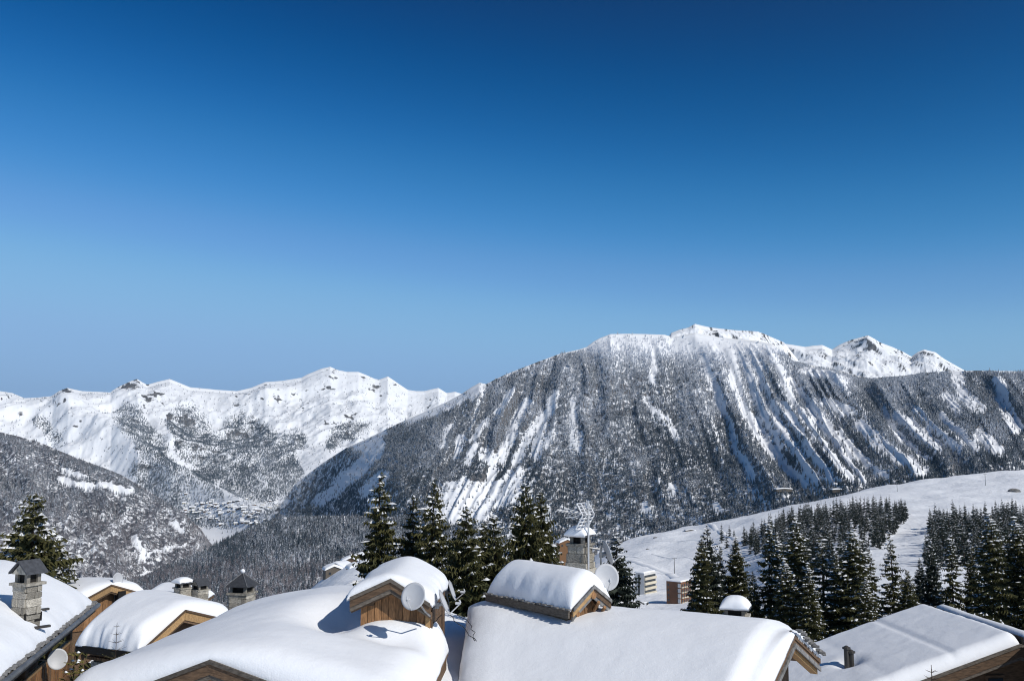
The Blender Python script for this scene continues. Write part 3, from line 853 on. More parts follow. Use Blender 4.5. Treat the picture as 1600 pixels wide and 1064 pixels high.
def chimney(parent, cx, cy, z0, z1, w, d, rz, seed, cap='gable', w1=None, d1=None, snow=0, name='chimney', caph=.35, course=.17, length=.3):
    R = rotz(rz); w1 = w1 or w; d1 = d1 or d
    def q(x, y, z): v = R @ Vector((x, y, 0)); return Vector((cx + v.x, cy + v.y, z))
    mb = MB(); e = .03
    mb.hexa([q(s * (w / 2 - e), t * (d / 2 - e), z0) for s, t in ((-1, -1), (1, -1), (1, 1), (-1, 1))] + [q(s * (w1 / 2 - e), t * (d1 / 2 - e), z1) for s, t in ((-1, -1), (1, -1), (1, 1), (-1, 1))])
    ch = mb.build(name, 'mortar', parent)
    chimney_stones(ch, cx, cy, z0, z1, w, d, rz, seed, w1, d1, course, length)
    m = MB(); m.box(q(0, 0, z1 + .035), (w1 + .18, d1 + .18, .07), R); m.build('ledge', 'stone', ch)
    zz = z1 + .07; hh = caph * .55
    m = MB(); m.box(q(0, 0, zz + hh / 2), (w1 - .16, d1 - .16, hh), R); m.build('flue', 'soot_shade', ch)
    for s, t in ((-1, -1), (1, -1), (1, 1), (-1, 1)):
        m = MB(); m.box(q(s * (w1 / 2 - .06), t * (d1 / 2 - .06), zz + hh / 2), (.10, .10, hh), R); m.build('corner_post', 'mortar', ch)
    z2 = zz + hh; ow, od = w1 / 2 + .11, d1 / 2 + .11
    if cap == 'gable':
        m = MB(); r = caph * .75
        for s in (-1, 1):
            p = [q(s * ow, -od, z2), q(s * ow, od, z2), q(0, od, z2 + r), q(0, -od, z2 + r)]
            m.hexa([x for x in p] + [x + Vector((0, 0, .05)) for x in p])
        m.build('cap_slab', 'slate', ch)
        m = MB(); m.add([q(-ow * .8, -od * .85, z2), q(ow * .8, -od * .85, z2), q(0, -od * .85, z2 + r * .8), q(-ow * .8, od * .85, z2), q(ow * .8, od * .85, z2), q(0, od * .85, z2 + r * .8)], [(0, 1, 2), (5, 4, 3), (0, 3, 4, 1)])
        m.build('cap_gable', 'stone', ch)
    elif cap == 'pyramid':
        m = MB(); r = caph * 1.25
        b = [q(-ow, -od, z2), q(ow, -od, z2), q(ow, od, z2), q(-ow, od, z2)]; t = q(0, 0, z2 + r)
        m.add(b + [x + Vector((0, 0, .04)) for x in b] + [t], [(3, 2, 1, 0), (0, 1, 5, 4), (1, 2, 6, 5), (2, 3, 7, 6), (3, 0, 4, 7), (4, 5, 8), (5, 6, 8), (6, 7, 8), (7, 4, 8)])
        m.build('cap_slab', 'slate', ch)
        rg = random.Random(seed)                                   # hip ridges
        m = MB()
        for x in b: m.tube([x + Vector((0, 0, .05)), t + Vector((0, 0, .01))], .018, 5)
        m.build('hip', 'gutter', ch)
        m = MB()                                                   # round stone finial
        for j in range(5):
            th0, th1 = math.pi * j / 5 - math.pi / 2, math.pi * (j + 1) / 5 - math.pi / 2
            k = 8
            r0, r1 = .09 * max(.02, math.cos(th0)), .09 * max(.02, math.cos(th1)); za, zb_ = t.z + .07 + .09 * math.sin(th0), t.z + .07 + .09 * math.sin(th1)
            ra = [Vector((t.x + r0 * math.cos(6.283 * i / k), t.y + r0 * math.sin(6.283 * i / k), za)) for i in range(k)]
            rb = [Vector((t.x + r1 * math.cos(6.283 * i / k), t.y + r1 * math.sin(6.283 * i / k), zb_)) for i in range(k)]
            m.add(ra + rb, [(i, (i + 1) % k, k + (i + 1) % k, k + i) for i in range(k)])
        m.build('finial', 'clump', ch, smooth=True)
    elif cap == 'flat':
        m = MB(); m.box(q(0, 0, z2 + .035), (2 * ow, 2 * od, .07), R); m.build('cap_slab', 'slate', ch)
    if snow:
        zt_ = z2 + .075
        snow_cover('snow_cover', [[q(-ow, -od, zt_), q(ow, -od, zt_)], [q(-ow, od, zt_), q(ow, od, zt_)]], snow, min(ow, od) * .95, ch, seed, .05, nin=6, lump=.15)
    return ch

def sat_dish(loc, r, face_az, tilt, label, pole_to=None, arm=True, name='satellite_dish', group=None, back_arm=None):
    """face_az: compass direction the dish looks, clockwise from straight ahead (degrees)"""
    t = empty(name, loc, label, 'satellite dish', group)
    az, ti = math.radians(face_az), math.radians(tilt)
    n = Vector((math.sin(az) * math.cos(ti), math.cos(az) * math.cos(ti), math.sin(ti)))
    sx = n.cross(Vector((0, 0, 1))).normalized(); sy = sx.cross(n)
    mb = MB(); k = 28; rings = 6; c = Vector(loc)
    vs = [c]; fs = []
    for back in (0, 1):
        base = len(vs) if back else 0
        if back: vs.append(c - n * .015)
        for j in range(1, rings + 1):
            rr = r * j / rings; dz = .20 * r * (j / rings) ** 2 - (.015 if back else 0)
            for i in range(k):
                a = 6.28318 * i / k; vs.append(c + sx * (rr * .92 * math.cos(a)) + sy * (rr * math.sin(a)) + n * dz)
        for i in range(k):
            tri = (base, base + 1 + i, base + 1 + (i + 1) % k); fs.append(tri[::-1] if back else tri)
        for j in range(rings - 1):
            for i in range(k):
                a0 = base + 1 + j * k + i; a1 = base + 1 + j * k + (i + 1) % k
                qd = (a0, a0 + k, a1 + k, a1); fs.append(qd[::-1] if back else qd)
    o1 = 1 + (rings - 1) * k; o2 = 1 + rings * k + 1 + (rings - 1) * k
    for i in range(k): fs.append((o1 + i, o2 + i, o2 + (i + 1) % k, o1 + (i + 1) % k))
    obj('reflector', mesh_data('reflector', vs, fs, 'dish', smooth=True), t, world=True)
    if arm:
        foot = c - sy * r * .97 + n * .18 * r; tip = c - sy * r * .55 + n * r * 1.25
        m = MB(); m.tube([foot - n * .1 * r, tip], .018, 6); m.build('feed_arm', 'alu', t)
        m = MB(); m.tube([tip - n * .02, tip - n * .02 + (c + n * .05 - tip).normalized() * .13], .04, 8); m.tube([tip + sy * .01, tip + sy * .10], .025, 6); m.build('feed_horn', 'dish', t)
    m = MB(); m.tube([c - n * .015, c - n * .16], .06, 8); m.box(c - n * .16, (.12, .12, .16)); m.build('mount', 'gutter', t)
    if pole_to is not None:
        pts = [c - n * .16] + [Vector(p) for p in pole_to]
        m = MB(); m.tube(pts, .024, 8); m.build('pole', 'gutter', t)
    return t

def find_on(rows, T, u, v):
    """the place on a roof (snow top T above its deck) that is seen at pixel (u, v)"""
    f = roof_fn(rows); best = None
    for i in range(81):
        for j in range(81):
            p = f(i / 80, j / 40 - 1, .1) + Vector((0, 0, T)); q = proj(p.x, p.y, p.z); d = (q[0] - u) ** 2 + (q[1] - v) ** 2
            if best is None or d < best[0]: best = (d, p)
    return best[1]

# ------------------------------------------------------------------ the chalets
def rows_shift(rows, d):
    return [[Vector(p) + Vector(d) for p in r] for r in rows]

# ---- chalet with the big drifted roof, left of centre
LB = 'wooden chalet under a huge smooth snow roof with a small raised plank gable'
E = empty('chalet', (-6.5, 27, -11), LB, 'chalet')
e_pk = PH(330, 1034, 5.0)
e_dir = Vector((math.sin(math.radians(7.0)), math.cos(math.radians(7.0)), 0))
e_far = e_pk + e_dir * 11.6
e_l = Vector((-e_dir.y, e_dir.x, 0))
nl = e_pk + e_l * 4.1 + V3(0, 0, -1.55); fl = e_far + e_l * 4.1 + V3(0, 0, -1.55)
nr = PH(640, 1150, 6.25); fr_ = PH(700, 1016, 5.75)
e_rows = [[nl, fl], [e_pk, e_far], [nr, fr_ + V3(0, 0.9, 0)]]
e_rows = [[nl, fl], [e_pk, e_far], [nr, fr_]]
deck(e_rows, E)
def e_drift(p, a, b):
    w = 0
    d = math.hypot((p.x + 5.0) / .95, (p.y - 27.9) / 1.5)          # wind scoop beside the gable
    w -= (.62 * math.exp(-d * d) if b > -.2 else 0) + .40 * math.exp(-((p.x + 3.0) / 1.3) ** 2 - ((p.y - 26.4) / .9) ** 2)
    return w
snow_cover('snow_cover', e_rows, .95, 1.1, E, 1, (.16, .03), e_drift, nin=44, c=.4, lump=.06, overA=(.0, .1))
# gable below the peak
g_l = e_pk + (nl - e_pk) * .62; g_r = e_pk + (nr - e_pk) * .5
barge(nl, e_pk, E, ('wood_dark', 'wood_grey'), .26); barge(e_pk, nr, E, ('wood_dark', 'wood_grey'), .26)
m = MB()
inn = e_dir * .55
for A, B in ((nl, e_pk), (e_pk, nr)): m.board(A + inn * .5, B + inn * .5, .2, .16, -.30)
m.build('rafter', 'wood', E)
gw0 = nl.lerp(e_pk, .15) + inn; gw1 = e_pk.lerp(nr, .85) + inn
Lw = (Vector((gw1.x, gw1.y)) - Vector((gw0.x, gw0.y))).length; Lp = (Vector((e_pk.x + inn.x, e_pk.y + inn.y)) - Vector((gw0.x, gw0.y))).length
wall_planks(gw0, gw1, -8.2, lambda s: (gw0.z + (e_pk.z - gw0.z) * min(1, s / Lp) if s < Lp else e_pk.z + (gw1.z - e_pk.z) * (s - Lp) / (Lw - Lp)) - .2, E, .24, 'wood_dark', seed=3)
solid_walls([(nl.x + .6, nl.y + .8), (nr.x - .5, nr.y + 1.6), (fr_.x - .45, fr_.y - .3), (e_far.x, e_far.y - .4), (fl.x + .6, fl.y - .3)], -14, [nl.z - .1, nr.z - .1, fr_.z - .15, e_far.z - .25, fl.z - .1], E)
# right eave: stone edging and boards seen at the corner
barge(fr_, nr, E, ('lauze', 'lauze'), .12, .10, .10, False, 'edge_slates')
barge(fr_ + V3(-.05, 0, -.16), nr + V3(-.05, 0, -.16), E, ('wood_dark', 'wood'), .34, .06, .02, False, 'fascia')
# its raised plank gable (dormer)
dm_fl = PH(547, 936, 4.16); dm_fr = PH(673, 946, 4.32); dm_pk = PH(611, 907, 3.66)
dd = Vector((math.sin(math.radians(2)), math.cos(math.radians(2)), 0)) * 4.3
d_rows = [[dm_fl, dm_fl + dd], [dm_pk, dm_pk + dd], [dm_fr, dm_fr + dd]]
dr = deck(d_rows, E, .12, 'gable_roof')
snow_cover('snow_cover', d_rows, .38, .32, dr, 5, .10, nin=18, c=.28, lump=.12)
for A, B in ((dm_fl, dm_pk), (dm_pk, dm_fr)): barge(A, B, dr, ('wood_dark', 'wood_grey'), .20, .05, .05)
m = MB()
for A, B in ((dm_fl, dm_pk), (dm_pk, dm_fr)): m.board(A + dd * .06, B + dd * .06, .16, .2, -.24)
m.build('rafter', 'wood_dark', dr)
barge(dm_fr + dd, dm_fr, dr, ('lauze', 'lauze'), .13, .10, .10, False, 'edge_slates')
barge(dm_fl, dm_fl + dd, dr, ('lauze', 'lauze'), .10, .08, .08, False, 'edge_slates')
w0 = dm_fl.lerp(dm_fr, .10) + dd * .09; w1 = dm_fl.lerp(dm_fr, .985) + dd * .09
wc = Vector(((w0.x + w1.x) / 2, 0, 0)); Wd = (w1 - w0).length
gb = solid_walls([(w0.x, w0.y + .05), (w1.x, w1.y + .05), (w1.x + dd.x * .85, w1.y + dd.y * .85), (w0.x + dd.x * .85, w0.y + dd.y * .85)], -9, [dm_fl.z - .02, dm_fr.z - .06, dm_fr.z - .06, dm_fl.z - .02], E, 'gable', 'wood_dark')
def d_top(s):
    x = s / Wd
    return (dm_fl.z + .06 + (dm_pk.z - dm_fl.z) * 1.0 * x / .46 if x < .46 else dm_pk.z - .02 + (dm_fr.z + .06 - dm_pk.z) * (x - .46) / .54) - .08
wall_planks(w0, w1, -6.6, d_top, gb, .19, 'wood', seed=8)
wall_planks(w1 + V3(.03, 0, 0), w1 + V3(.03, 0, 0) + dd * .8, -6.8, lambda s: dm_fr.z - .1, gb, .3, 'wood_dark', seed=9)
for u_, v_ in ((579, 942), (611, 921)):
    m = MB(); p = PY(u_, v_, w0.y - .12); m.box(p, (.20, .12, .12)); m.box(Vector(p) + V3(0, -.02, .09), (.26, .14, .05)); m.build('beam_end', 'wood_dark', gb)
m = MB(); p0 = PY(665, 957, w1.y - .05); p1 = PY(664, 991, w1.y - .05); m.board(p0, Vector(p0) + V3(.12, 0, 0), 1.2, .05); m.build('pale_batten', 'wood_honey', gb)
chimney(E, PH(381, 925, 0.001 + 5.6).x, 38.2, -9.0, -5.62, .70, .70, math.radians(-14), 21, 'pyramid', caph=.40, course=.2, length=.34)
solid_walls([(-12.4, 36.4), (-8.6, 36.4), (-8.6, 40.2), (-12.4, 40.2)], -16, -7.6, E, 'rear_wing', 'wood_dark')
snow_cover('snow_cover', [[V3(-12.6, 36.2, -7.6), V3(-8.4, 36.2, -7.6)], [V3(-12.6, 40.4, -7.6), V3(-8.4, 40.4, -7.6)]], .5, .6, E, 3, .1, nin=8)

# dishes of that gable
sat_dish(PY(647, 932, 26.1), .37, 196, 22, 'grey satellite dish in front of the plank gable of the big snow roof', [PY(664, 955, 26.4), PY(672, 962, 26.9)])
sat_dish(PY(691, 942, 27.6), .38, 91, 24, 'satellite dish seen edge on in the shaded gap right of the plank gable', [PY(681, 948, 27.6), PY(676, 951, 27.5)], group=None)
sat_dish(PY(704, 923, 31.5), .34, 94, 20, 'small pale dish seen edge on against dark spruces beyond the gap', [PY(701, 940, 31.5), PY(701, 952, 31.5)])
cb = MB(); rg = random.Random(4)
for k in range(3):
    pts = [Vector(PY(690 + 12 * k, 960, 27.7))]
    for i in range(9): pts.append(pts[-1] + V3(rg.uniform(-.12, .12) + (.05 if k else -.03), rg.uniform(.0, .06), -.085))
    cb.tube(pts, .012, 5)
tag(cb.build('cable', 'cable', None), 'black aerial cables hanging on the shaded snow below the edge on dish', 'cable')

# ---- low roof in the gap between the two big roofs
Fc = empty('roof_link', (-2.2, 30, -9), 'low snow covered link roof in blue shade between the two big chalet roofs', 'roof')
f_rows = [[V3(-3.0, 25.2, -6.9), V3(-1.2, 24.4, -7.4)], [V3(-3.1, 34.6, -5.9), V3(-1.0, 33.6, -6.5)]]
deck(f_rows, Fc); snow_cover('snow_cover', f_rows, .6, .45, Fc, 9, .05, nin=16)
solid_walls([(-2.9, 25.4), (-1.3, 24.7), (-1.1, 33.4), (-3.0, 34.3)], -13, -7.5, Fc)

# ---- chalet with the wide roof, right of centre
G = empty('chalet', (3, 27, -11), 'wooden chalet under a wide thick snow roof with a raised roof lantern', 'chalet')
g_rr = V3(7.35, 25.6, -4.78); g_rl = V3(-1.15, 31.2, -5.0)
g_nr = g_rr + V3(-.53, -.85, 0) * 6.5 + V3(0, 0, -2.7); g_nl = V3(-1.35, 24.0, -7.7)
g_fr = g_rr + V3(.53, .85, 0) * 2.4 + V3(0, 0, -1.05); g_fl = g_rl + V3(.53, .85, 0) * 2.4 + V3(0, 0, -1.05)
g_rows = [[g_nl, g_nr], [g_rl, g_rr], [g_fl, g_fr]]
deck(g_rows, G)
def g_drift(p, a, b):
    w = -.20 * math.exp(-((a - .955) / .016) ** 2) - .10 * sstep(.945, .975, a)
    w += .08 * math.exp(-((b + .25) / .18) ** 2)
    return float(w)
snow_cover('snow_cover', g_rows, .78, .95, G, 2, .16, g_drift, nin=52, c=.3, lump=.05, overA=(.28, .0))
for A, B in ((g_rr, g_nr), (g_fr, g_rr)): barge(A, B, G, ('wood_dark', 'lauze'), .22, .05, .06)
m = MB(); gi = (g_rl - g_rr).normalized() * .5
for A, B in ((g_rr, g_nr), (g_fr, g_rr)): m.board(A + gi * .4, B + gi * .4, .22, .2, -.22)
m.build('rafter', 'wood_honey', G)
m = MB(); m.box(g_rr + V3(-.25, .2, -.40), (.5, .3, .2), rotz(math.radians(-33))); m.build('purlin_end', 'wood', G)
gc = [g_nl.lerp(g_nr, .08), g_nl.lerp(g_nr, .9), g_rr + gi * 1.6, g_fr + gi * 1.6 + V3(-.2, -.3, 0), g_fl + V3(.4, -.3, 0)]
solid_walls([(p.x, p.y) for p in gc], -14, [g_nl.z - .1, g_nr.z - .1, g_rr.z - .25, g_fr.z - .1, g_fl.z - .1], G)
# bits of slate sticking out of the snow along the far verge
m = MB(); rg = random.Random(12)
for i in range(26):
    p = g_rr.lerp(g_fr, i / 25) + V3(.09, -.05, .10 + rg.uniform(-.03, .03)); m.box(p, (rg.uniform(.08, .2), rg.uniform(.06, .14), rg.uniform(.03, .06)), rotz(rg.uniform(-.6, .6)))
m.build('edge_slates', 'lauze', G)['kind'] = 'stuff'
# raised roof lantern
q_nl = PH(764, 927, 4.5); q_nr = PH(893, 953, 4.5)
q_dir = (q_nr - q_nl); q_dir.z = 0; q_dir.normalize(); q_p = Vector((-q_dir.y, q_dir.x, 0))
q_rl = q_nl + q_p * .78 + V3(0, 0, .56); q_rr = q_nr + q_p * .78 + V3(0, 0, .56)
q_fl = q_nl + q_p * 1.45 + V3(0, 0, .10); q_fr = q_nr + q_p * 1.45 + V3(0, 0, .10)
q_rows = [[q_nl, q_nr], [q_rl, q_rr], [q_fl, q_fr]]
ql = deck(q_rows, G, .12, 'lantern_roof')
snow_cover('snow_cover', q_rows, .60, .46, ql, 7, .10, nin=24, c=.3, lump=.14)
barge(q_nr, q_rr, ql, ('wood_honey', 'lauze'), .17, .05, .05); barge(q_rr, q_fr, ql, ('wood_dark', 'lauze'), .17, .05, .05)
barge(q_nl, q_nr, ql, ('wood_grey', 'wood_dark'), .20, .07, .10, False, 'fascia')
m = MB(); rg = random.Random(13)
for i in range(16):
    s = i / 15; p = q_nl.lerp(q_nr, s) - q_p * .13 + V3(0, 0, .02 + rg.uniform(-.012, .02)); m.box(p, (.15, .09, .035), rotz(math.atan2(q_dir.y, q_dir.x) + rg.uniform(-.1, .1)))
m.build('edge_slates', 'lauze', ql)['kind'] = 'stuff'
ins = lambda p, a, b: (p.x + q_dir.x * a + q_p.x * b, p.y + q_dir.y * a + q_p.y * b)
lw = solid_walls([ins(q_nl, .2, .15), ins(q_nr, -.3, .15), ins(q_rr, -.3, 0), ins(q_fr, -.3, -.15), ins(q_fl, .2, -.15)], -8, [q_nl.z - .04, q_nr.z - .04, q_rr.z - .1, q_fr.z - .04, q_fl.z - .04], G, 'lantern_wall', 'wood_dark')
wp0 = Vector((*ins(q_nl, .2, .13), 0)); wp1 = Vector((*ins(q_nr, -.3, .13), 0))
for k in range(3):
    m = MB(); z = q_nl.z - .20 - .17 * k; m.board(V3(wp0.x, wp0.y, z), V3(wp1.x, wp1.y, z), .155, .05, 0, 0, -q_p * (.03 - .006 * k)); m.build('plank', 'wood_grey', lw)
gp0 = Vector((*ins(q_nr, -.28, .2), 0)); gp1 = Vector((*ins(q_fr, -.28, -.2), 0))
wall_planks(gp0, gp1, -6.2, lambda s: q_nr.z - .05 + .50 * (1 - abs(s - .5) / .5), lw, .3, 'wood', seed=5)
m = MB()
for f in (.25, .6): m.tube([q_rr.lerp(q_fr, f) + q_dir * .1 + V3(0, 0, -.3), q_rr.lerp(q_fr, f + .2) - q_dir * .3 + V3(0, 0, -.55)], .05, 6)
m.tube([q_rr - q_dir * .4 + V3(0, 0, -.22), q_rr + q_dir * .08 + V3(0, 0, -.22)], .1, 7); m.tube([q_nr - q_dir * .4 + q_p * .2 + V3(0, 0, -.12), q_nr + q_dir * .06 + q_p * .2 + V3(0, 0, -.12)], .08, 7)
m.build('purlin_end', 'wood', lw)
# its tapering stone chimney with a snow cap
cx, cy = (905 - 800) / FPX * 30.6, 30.6
c1 = chimney(G, cx, cy, -5.4, -3.02, 1.15, 1.0, math.radians(-32), 31, 'flat', .50, .50, .27, caph=.36, course=.24, length=.42)
chimney(G, (1141 - 800) / FPX * 29.5, 29.5, -6.6, -5.02, .62, .54, math.radians(-20), 33, 'flat', None, None, .30, caph=.30)

# aerial on the chimney
an = empty('tv_aerial', (2.1, 30.4, -3), 'white television aerial with a ladder shaped grid reflector on the snow capped chimney', 'aerial')
ax, ay = (917 - 800) / FPX * 30.2, 30.2
m = MB(); m.tube([V3(ax, ay, -4.0), V3(ax + .02, ay, -1.62)], .03, 8); m.build('mast', 'alu', an)
m = MB()
top, mid, bot = -1.70, -2.06, -2.48
def refl(za, zb, xa, xb):
    L0 = V3(ax - .34 + xa, ay - .25, za); L1 = V3(ax + .06 + xa, ay + .25, za); M0 = V3(ax - .34 + xb, ay - .25, zb); M1 = V3(ax + .06 + xb, ay + .25, zb)
    for i in range(5): m.tube([L0.lerp(M0, i / 4), L1.lerp(M1, i / 4)], .024, 5)
    for i in range(4): m.tube([L0.lerp(L1, i / 3), M0.lerp(M1, i / 3)], .022, 5)
refl(top, mid, -.02, .16); refl(mid, bot, .16, -.06)
m.build('reflector_grid', 'alu', an)
m = MB(); m.tube([V3(ax + .1, ay, mid), V3(ax - .95, ay - .05, mid + .16)], .028, 6)
for i in range(8):
    x = ax - .22 - .1 * i; z = mid + .03 + .0165 * i; m.tube([V3(x - .10, ay - .2, z - .02), V3(x + .1, ay + .2, z + .02)], .016, 5)
m.tube([V3(ax - .3, ay, mid + .10), V3(ax - .75, ay - .1, mid + .22)], .02, 5); m.tube([V3(ax - .3, ay, mid - .04), V3(ax - .7, ay - .1, mid - .08)], .02, 5)
m.build('boom', 'alu', an)
# dishes right of the lantern
px, py_ = (936 - 800) / FPX * 29.0, 29.0
sat_dish(PY(947, 902, 28.8), .40, 172, 18, 'round grey dish facing the viewer at the right end of the raised lantern', [V3(px + .02, py_, -3.95), V3(px, py_, -2.95), V3(px, py_, -5.2)])
sat_dish(PY(947, 864, 30.6), .38, 80, 18, 'pale dish seen edge on, on a bracket beside the tapering stone chimney', [PY(940, 858, 30.6), PY(918, 855, 30.5)])

# ---- chalet at far left with the stone chimney and balcony
A_ = empty('chalet', (-14, 26, -12), 'chalet at the far left with a tall stone chimney and a plank balcony', 'chalet')
a_ef = PH(146, 942, 5.15); a_en = PH(4, 1054, 5.15); a_d = (a_en - a_ef).normalized(); a_en = a_ef + a_d * 13
a_l = Vector((a_d.y, -a_d.x, 0)); a_l = a_l if a_l.x < 0 else -a_l
a_rf = a_ef + a_l * 2.7 + V3(0, 0, 1.36); a_rn = a_en + a_l * 2.7 + V3(0, 0, 1.36)
a_bf = a_rf + a_l * 2.9 + V3(0, 0, -1.1); a_bn = a_rn + a_l * 2.9 + V3(0, 0, -1.1)
a_rows = [[a_ef, a_en], [a_rf, a_rn], [a_bf, a_bn]]
deck(a_rows, A_)
snow_cover('snow_cover', a_rows, .42, 1.1, A_, 4, .05, None, nin=40, c=.16, lump=.12)
ca = find_on(a_rows, .36, 40, 966) - V3(0, .30, 0); zc = ca.z
m = MB(); go = -a_l * .16
m.tube([a_ef + go + V3(0, 0, -.06), a_en + go + V3(0, 0, -.06)], .075, 8); m.build('gutter', 'gutter', A_)
barge(a_en, a_ef, A_, ('wood_grey', 'lauze'), .26, .06, .05, False, 'fascia')
m = MB(); rg = random.Random(15)
for i in range(60):
    s = i / 59; p = a_ef.lerp(a_en, s) - a_l * (.03 + rg.uniform(0, .04)) + V3(0, 0, .02 + rg.uniform(-.02, .05)); m.box(p, (.14, .20, .05), rotz(.25 + rg.uniform(-.3, .3)))
m.build('edge_slates', 'lauze', A_)['kind'] = 'stuff'
zb = -14
solid_walls([(p.x, p.y) for p in (a_ef + a_l * 1.5 - a_d * -.5, a_en + a_l * 1.5, a_bn - a_l * .5, a_bf - a_l * .5)], zb, [a_ef.z + .3, a_en.z + .3, a_bn.z - .1, a_bf.z - .1], A_)
chimney(A_, ca.x, ca.y + .35, zc - 1.0, zc + .86, .48, .46, math.radians(-24), 41, 'gable', caph=.42, course=.19, length=.32)
m = MB(); R = rotz(math.radians(-24)); m.box((ca.x, ca.y + .35, zc + .02), (.56, .54, .24), R); m.build('flashing', 'soot_shade', A_)
m = MB()
for u_, v_ in ((66, 954), (65, 979)):
    p = find_on(a_rows, .36, u_, v_); m.box(p + V3(0, 0, .01), (.42, .10, .06), rotz(.9))
m.build('snow_guard', 'metal_dark', A_)
# balcony under the eave
bo = -a_l
b0 = a_ef + a_l * .7; b1 = a_ef + a_d * 8.5 + a_l * .7
m = MB(); m.board(b0 + V3(0, 0, -1.15), b1 + V3(0, 0, -1.15), .12, .10); hr = m.build('handrail', 'wood_honey', A_)
m = MB(); m.board(b0 + V3(0, 0, -2.2), b1 + V3(0, 0, -2.2), .28, .14); m.build('balcony_beam', 'wood', A_)
m = MB(); m.board(b0 + a_l * .75 + V3(0, 0, -2.2), b1 + a_l * .75 + V3(0, 0, -2.2), .10, 1.5); m.build('balcony_floor', 'wood_dark', A_)
nb = 26
for i in range(nb):
    p = b0.lerp(b1, (i + .5) / nb); q = p + a_d * .23
    m = MB(); m.board(p + V3(0, 0, -1.24), q + V3(0, 0, -1.24), .94, .035, 0, 0, -a_l * .02); m.build('balcony_plank', 'wood', A_)
for s in (0.0, .33, .66, .98):
    p = b0.lerp(b1, s); m = MB(); m.box(p + V3(0, 0, -1.6), (.14, .14, 2.9)); m.build('balcony_post', 'wood_dark', A_)
b2, b3 = b0 + V3(0, 0, -2.9) - a_l * .9, b1 + V3(0, 0, -2.9) - a_l * .9
m = MB(); m.board(b2, b3, .16, .14); m.build('lower_rail', 'wood_honey', A_)
for i in range(18):
    p = b2.lerp(b3, (i + .5) / 18); m = MB(); m.board(p, p + a_d * .3, 1.1, .04, -.18); m.build('lower_plank', 'wood', A_)
snow_cover('rail_snow', [[b3 - a_l * .1, b3 + a_l * .1], [b2 - a_l * .1, b2 + a_l * .1]], .16, .1, A_, 8, .02, nin=10)
sat_dish(PY(90, 1014, 24.5) if False else a_ef + a_d * 3.9 + a_l * .22 + V3(0, 0, -1.0), .30, 150, 12, 'white satellite dish under the eave beside the plank balcony', [a_ef + a_d * 3.9 + a_l * .95 + V3(0, 0, -1.0)], arm=False)
# near dormer of it at the frame edge
dn = PH(4, 1018, 5.0)
m = MB(); m.box(dn + V3(-.7, .05, -.30), (1.5, .9, .75), rotz(-.24)); pr = m.build('dormer', 'wood_dark', A_)
for k in range(4):
    m = MB(); m.box(dn + V3(-.7, -.43 + .3, -.58 + .18 * k), (1.42, .06, .165), rotz(-.24)); m.build('plank', 'wood', pr)
snow_cover('snow_cover', [[dn + V3(-1.8, -.5, .10), dn + V3(.08, -.5, .10)], [dn + V3(-1.7, .5, .10), dn + V3(.1, .5, .10)]], .16, .2, pr, 4, .08, nin=8)

# ---- second chalet from the left
C_ = empty('chalet', (-18, 50, -14), 'chalet with honey coloured gable boards and a smooth snow roof, behind the balcony chalet', 'chalet')
c_rr = V3(-16.55, 49.6, -8.15); c_rl = V3(-20.9, 53.4, -8.15)
c_nr = PH(217, 1018, 9.75); c_nl = PH(122, 1006, 9.75)
c_fr = V3(-15.0, 53.2, -9.35); c_fl = V3(-19.4, 57.0, -9.35)
c_rows = [[c_nl, c_nr], [c_rl, c_rr], [c_fl, c_fr]]
deck(c_rows, C_, .2)
snow_cover('snow_cover', c_rows, .95, .8, C_, 6, .16, nin=34, c=.35, lump=.07)
barge(c_nr, c_rr, C_, ('wood_honey', 'wood_dark'), .42, .07, .08); barge(c_rr, c_fr, C_, ('wood_honey', 'wood_dark'), .42, .07, .08)
barge(c_nl, c_nr, C_, ('soot_shade', 'wood_dark'), .34, .08, .12, False, 'fascia')
ci = (c_rl - c_rr).normalized() * .9
cw = [c_nl.lerp(c_rl, .18) + (c_nr - c_nl).normalized() * .5, c_nr.lerp(c_rr, .18) + ci, c_rr + ci, c_fr.lerp(c_rr, .18) + ci, c_fl.lerp(c_rl, .18)]
cwall = solid_walls([(p.x, p.y) for p in cw], -20, [c_nl.z + .1, c_nr.z + .1, c_rr.z - .25, c_fr.z + .1, c_fl.z + .1], C_)
m = MB(); m.board(cw[0] + V3(0, 0, -.55), cw[1] + V3(0, 0, -.55), .35, .12, 0, 0, V3(-.1, -.12, 0)); m.build('wall_beam', 'wood', C_)
for k in range(17):
    p = cw[0].lerp(cw[1], (k + .5) / 17); m = MB(); m.box(p + V3(-.12, -.2, -.95), (.12, .5, .14), rotz(-.2)); m.build('rafter_end', 'wood', C_)
m = MB(); m.board(cw[0] + V3(0, 0, -1.2), cw[1] + V3(0, 0, -1.2), 1.2, .10, 0, 0, V3(-.04, -.08, 0)); m.build('stone_band', 'stone', C_)
for k, (s, mt_, w_) in enumerate(((.25, 'wood', .55), (.45, 'wood', .7), (.68, 'glass', .5), (.82, 'wood', .5))):
    p = cw[0].lerp(cw[1], s); m = MB(); m.box(p + V3(-.08, -.14, -2.6), (w_, .1, 1.3), rotz(math.atan2(cw[1].y - cw[0].y, cw[1].x - cw[0].x))); m.build('shutter' if mt_ == 'wood' else 'window', mt_, C_)
m = MB()
for s in (.2, .45, .7): m.board(cw[1].lerp(cw[2], s) + V3(.07, 0, -.6), cw[1].lerp(cw[2], s + .16) + V3(.07, 0, -.6), .8, .06)
m.build('window', 'glass', C_)
chimney(C_, -18.25, 54.4, -10, -7.72, .66, .6, math.radians(-40), 51, 'flat', None, None, .22, caph=.42, course=.22, length=.4)
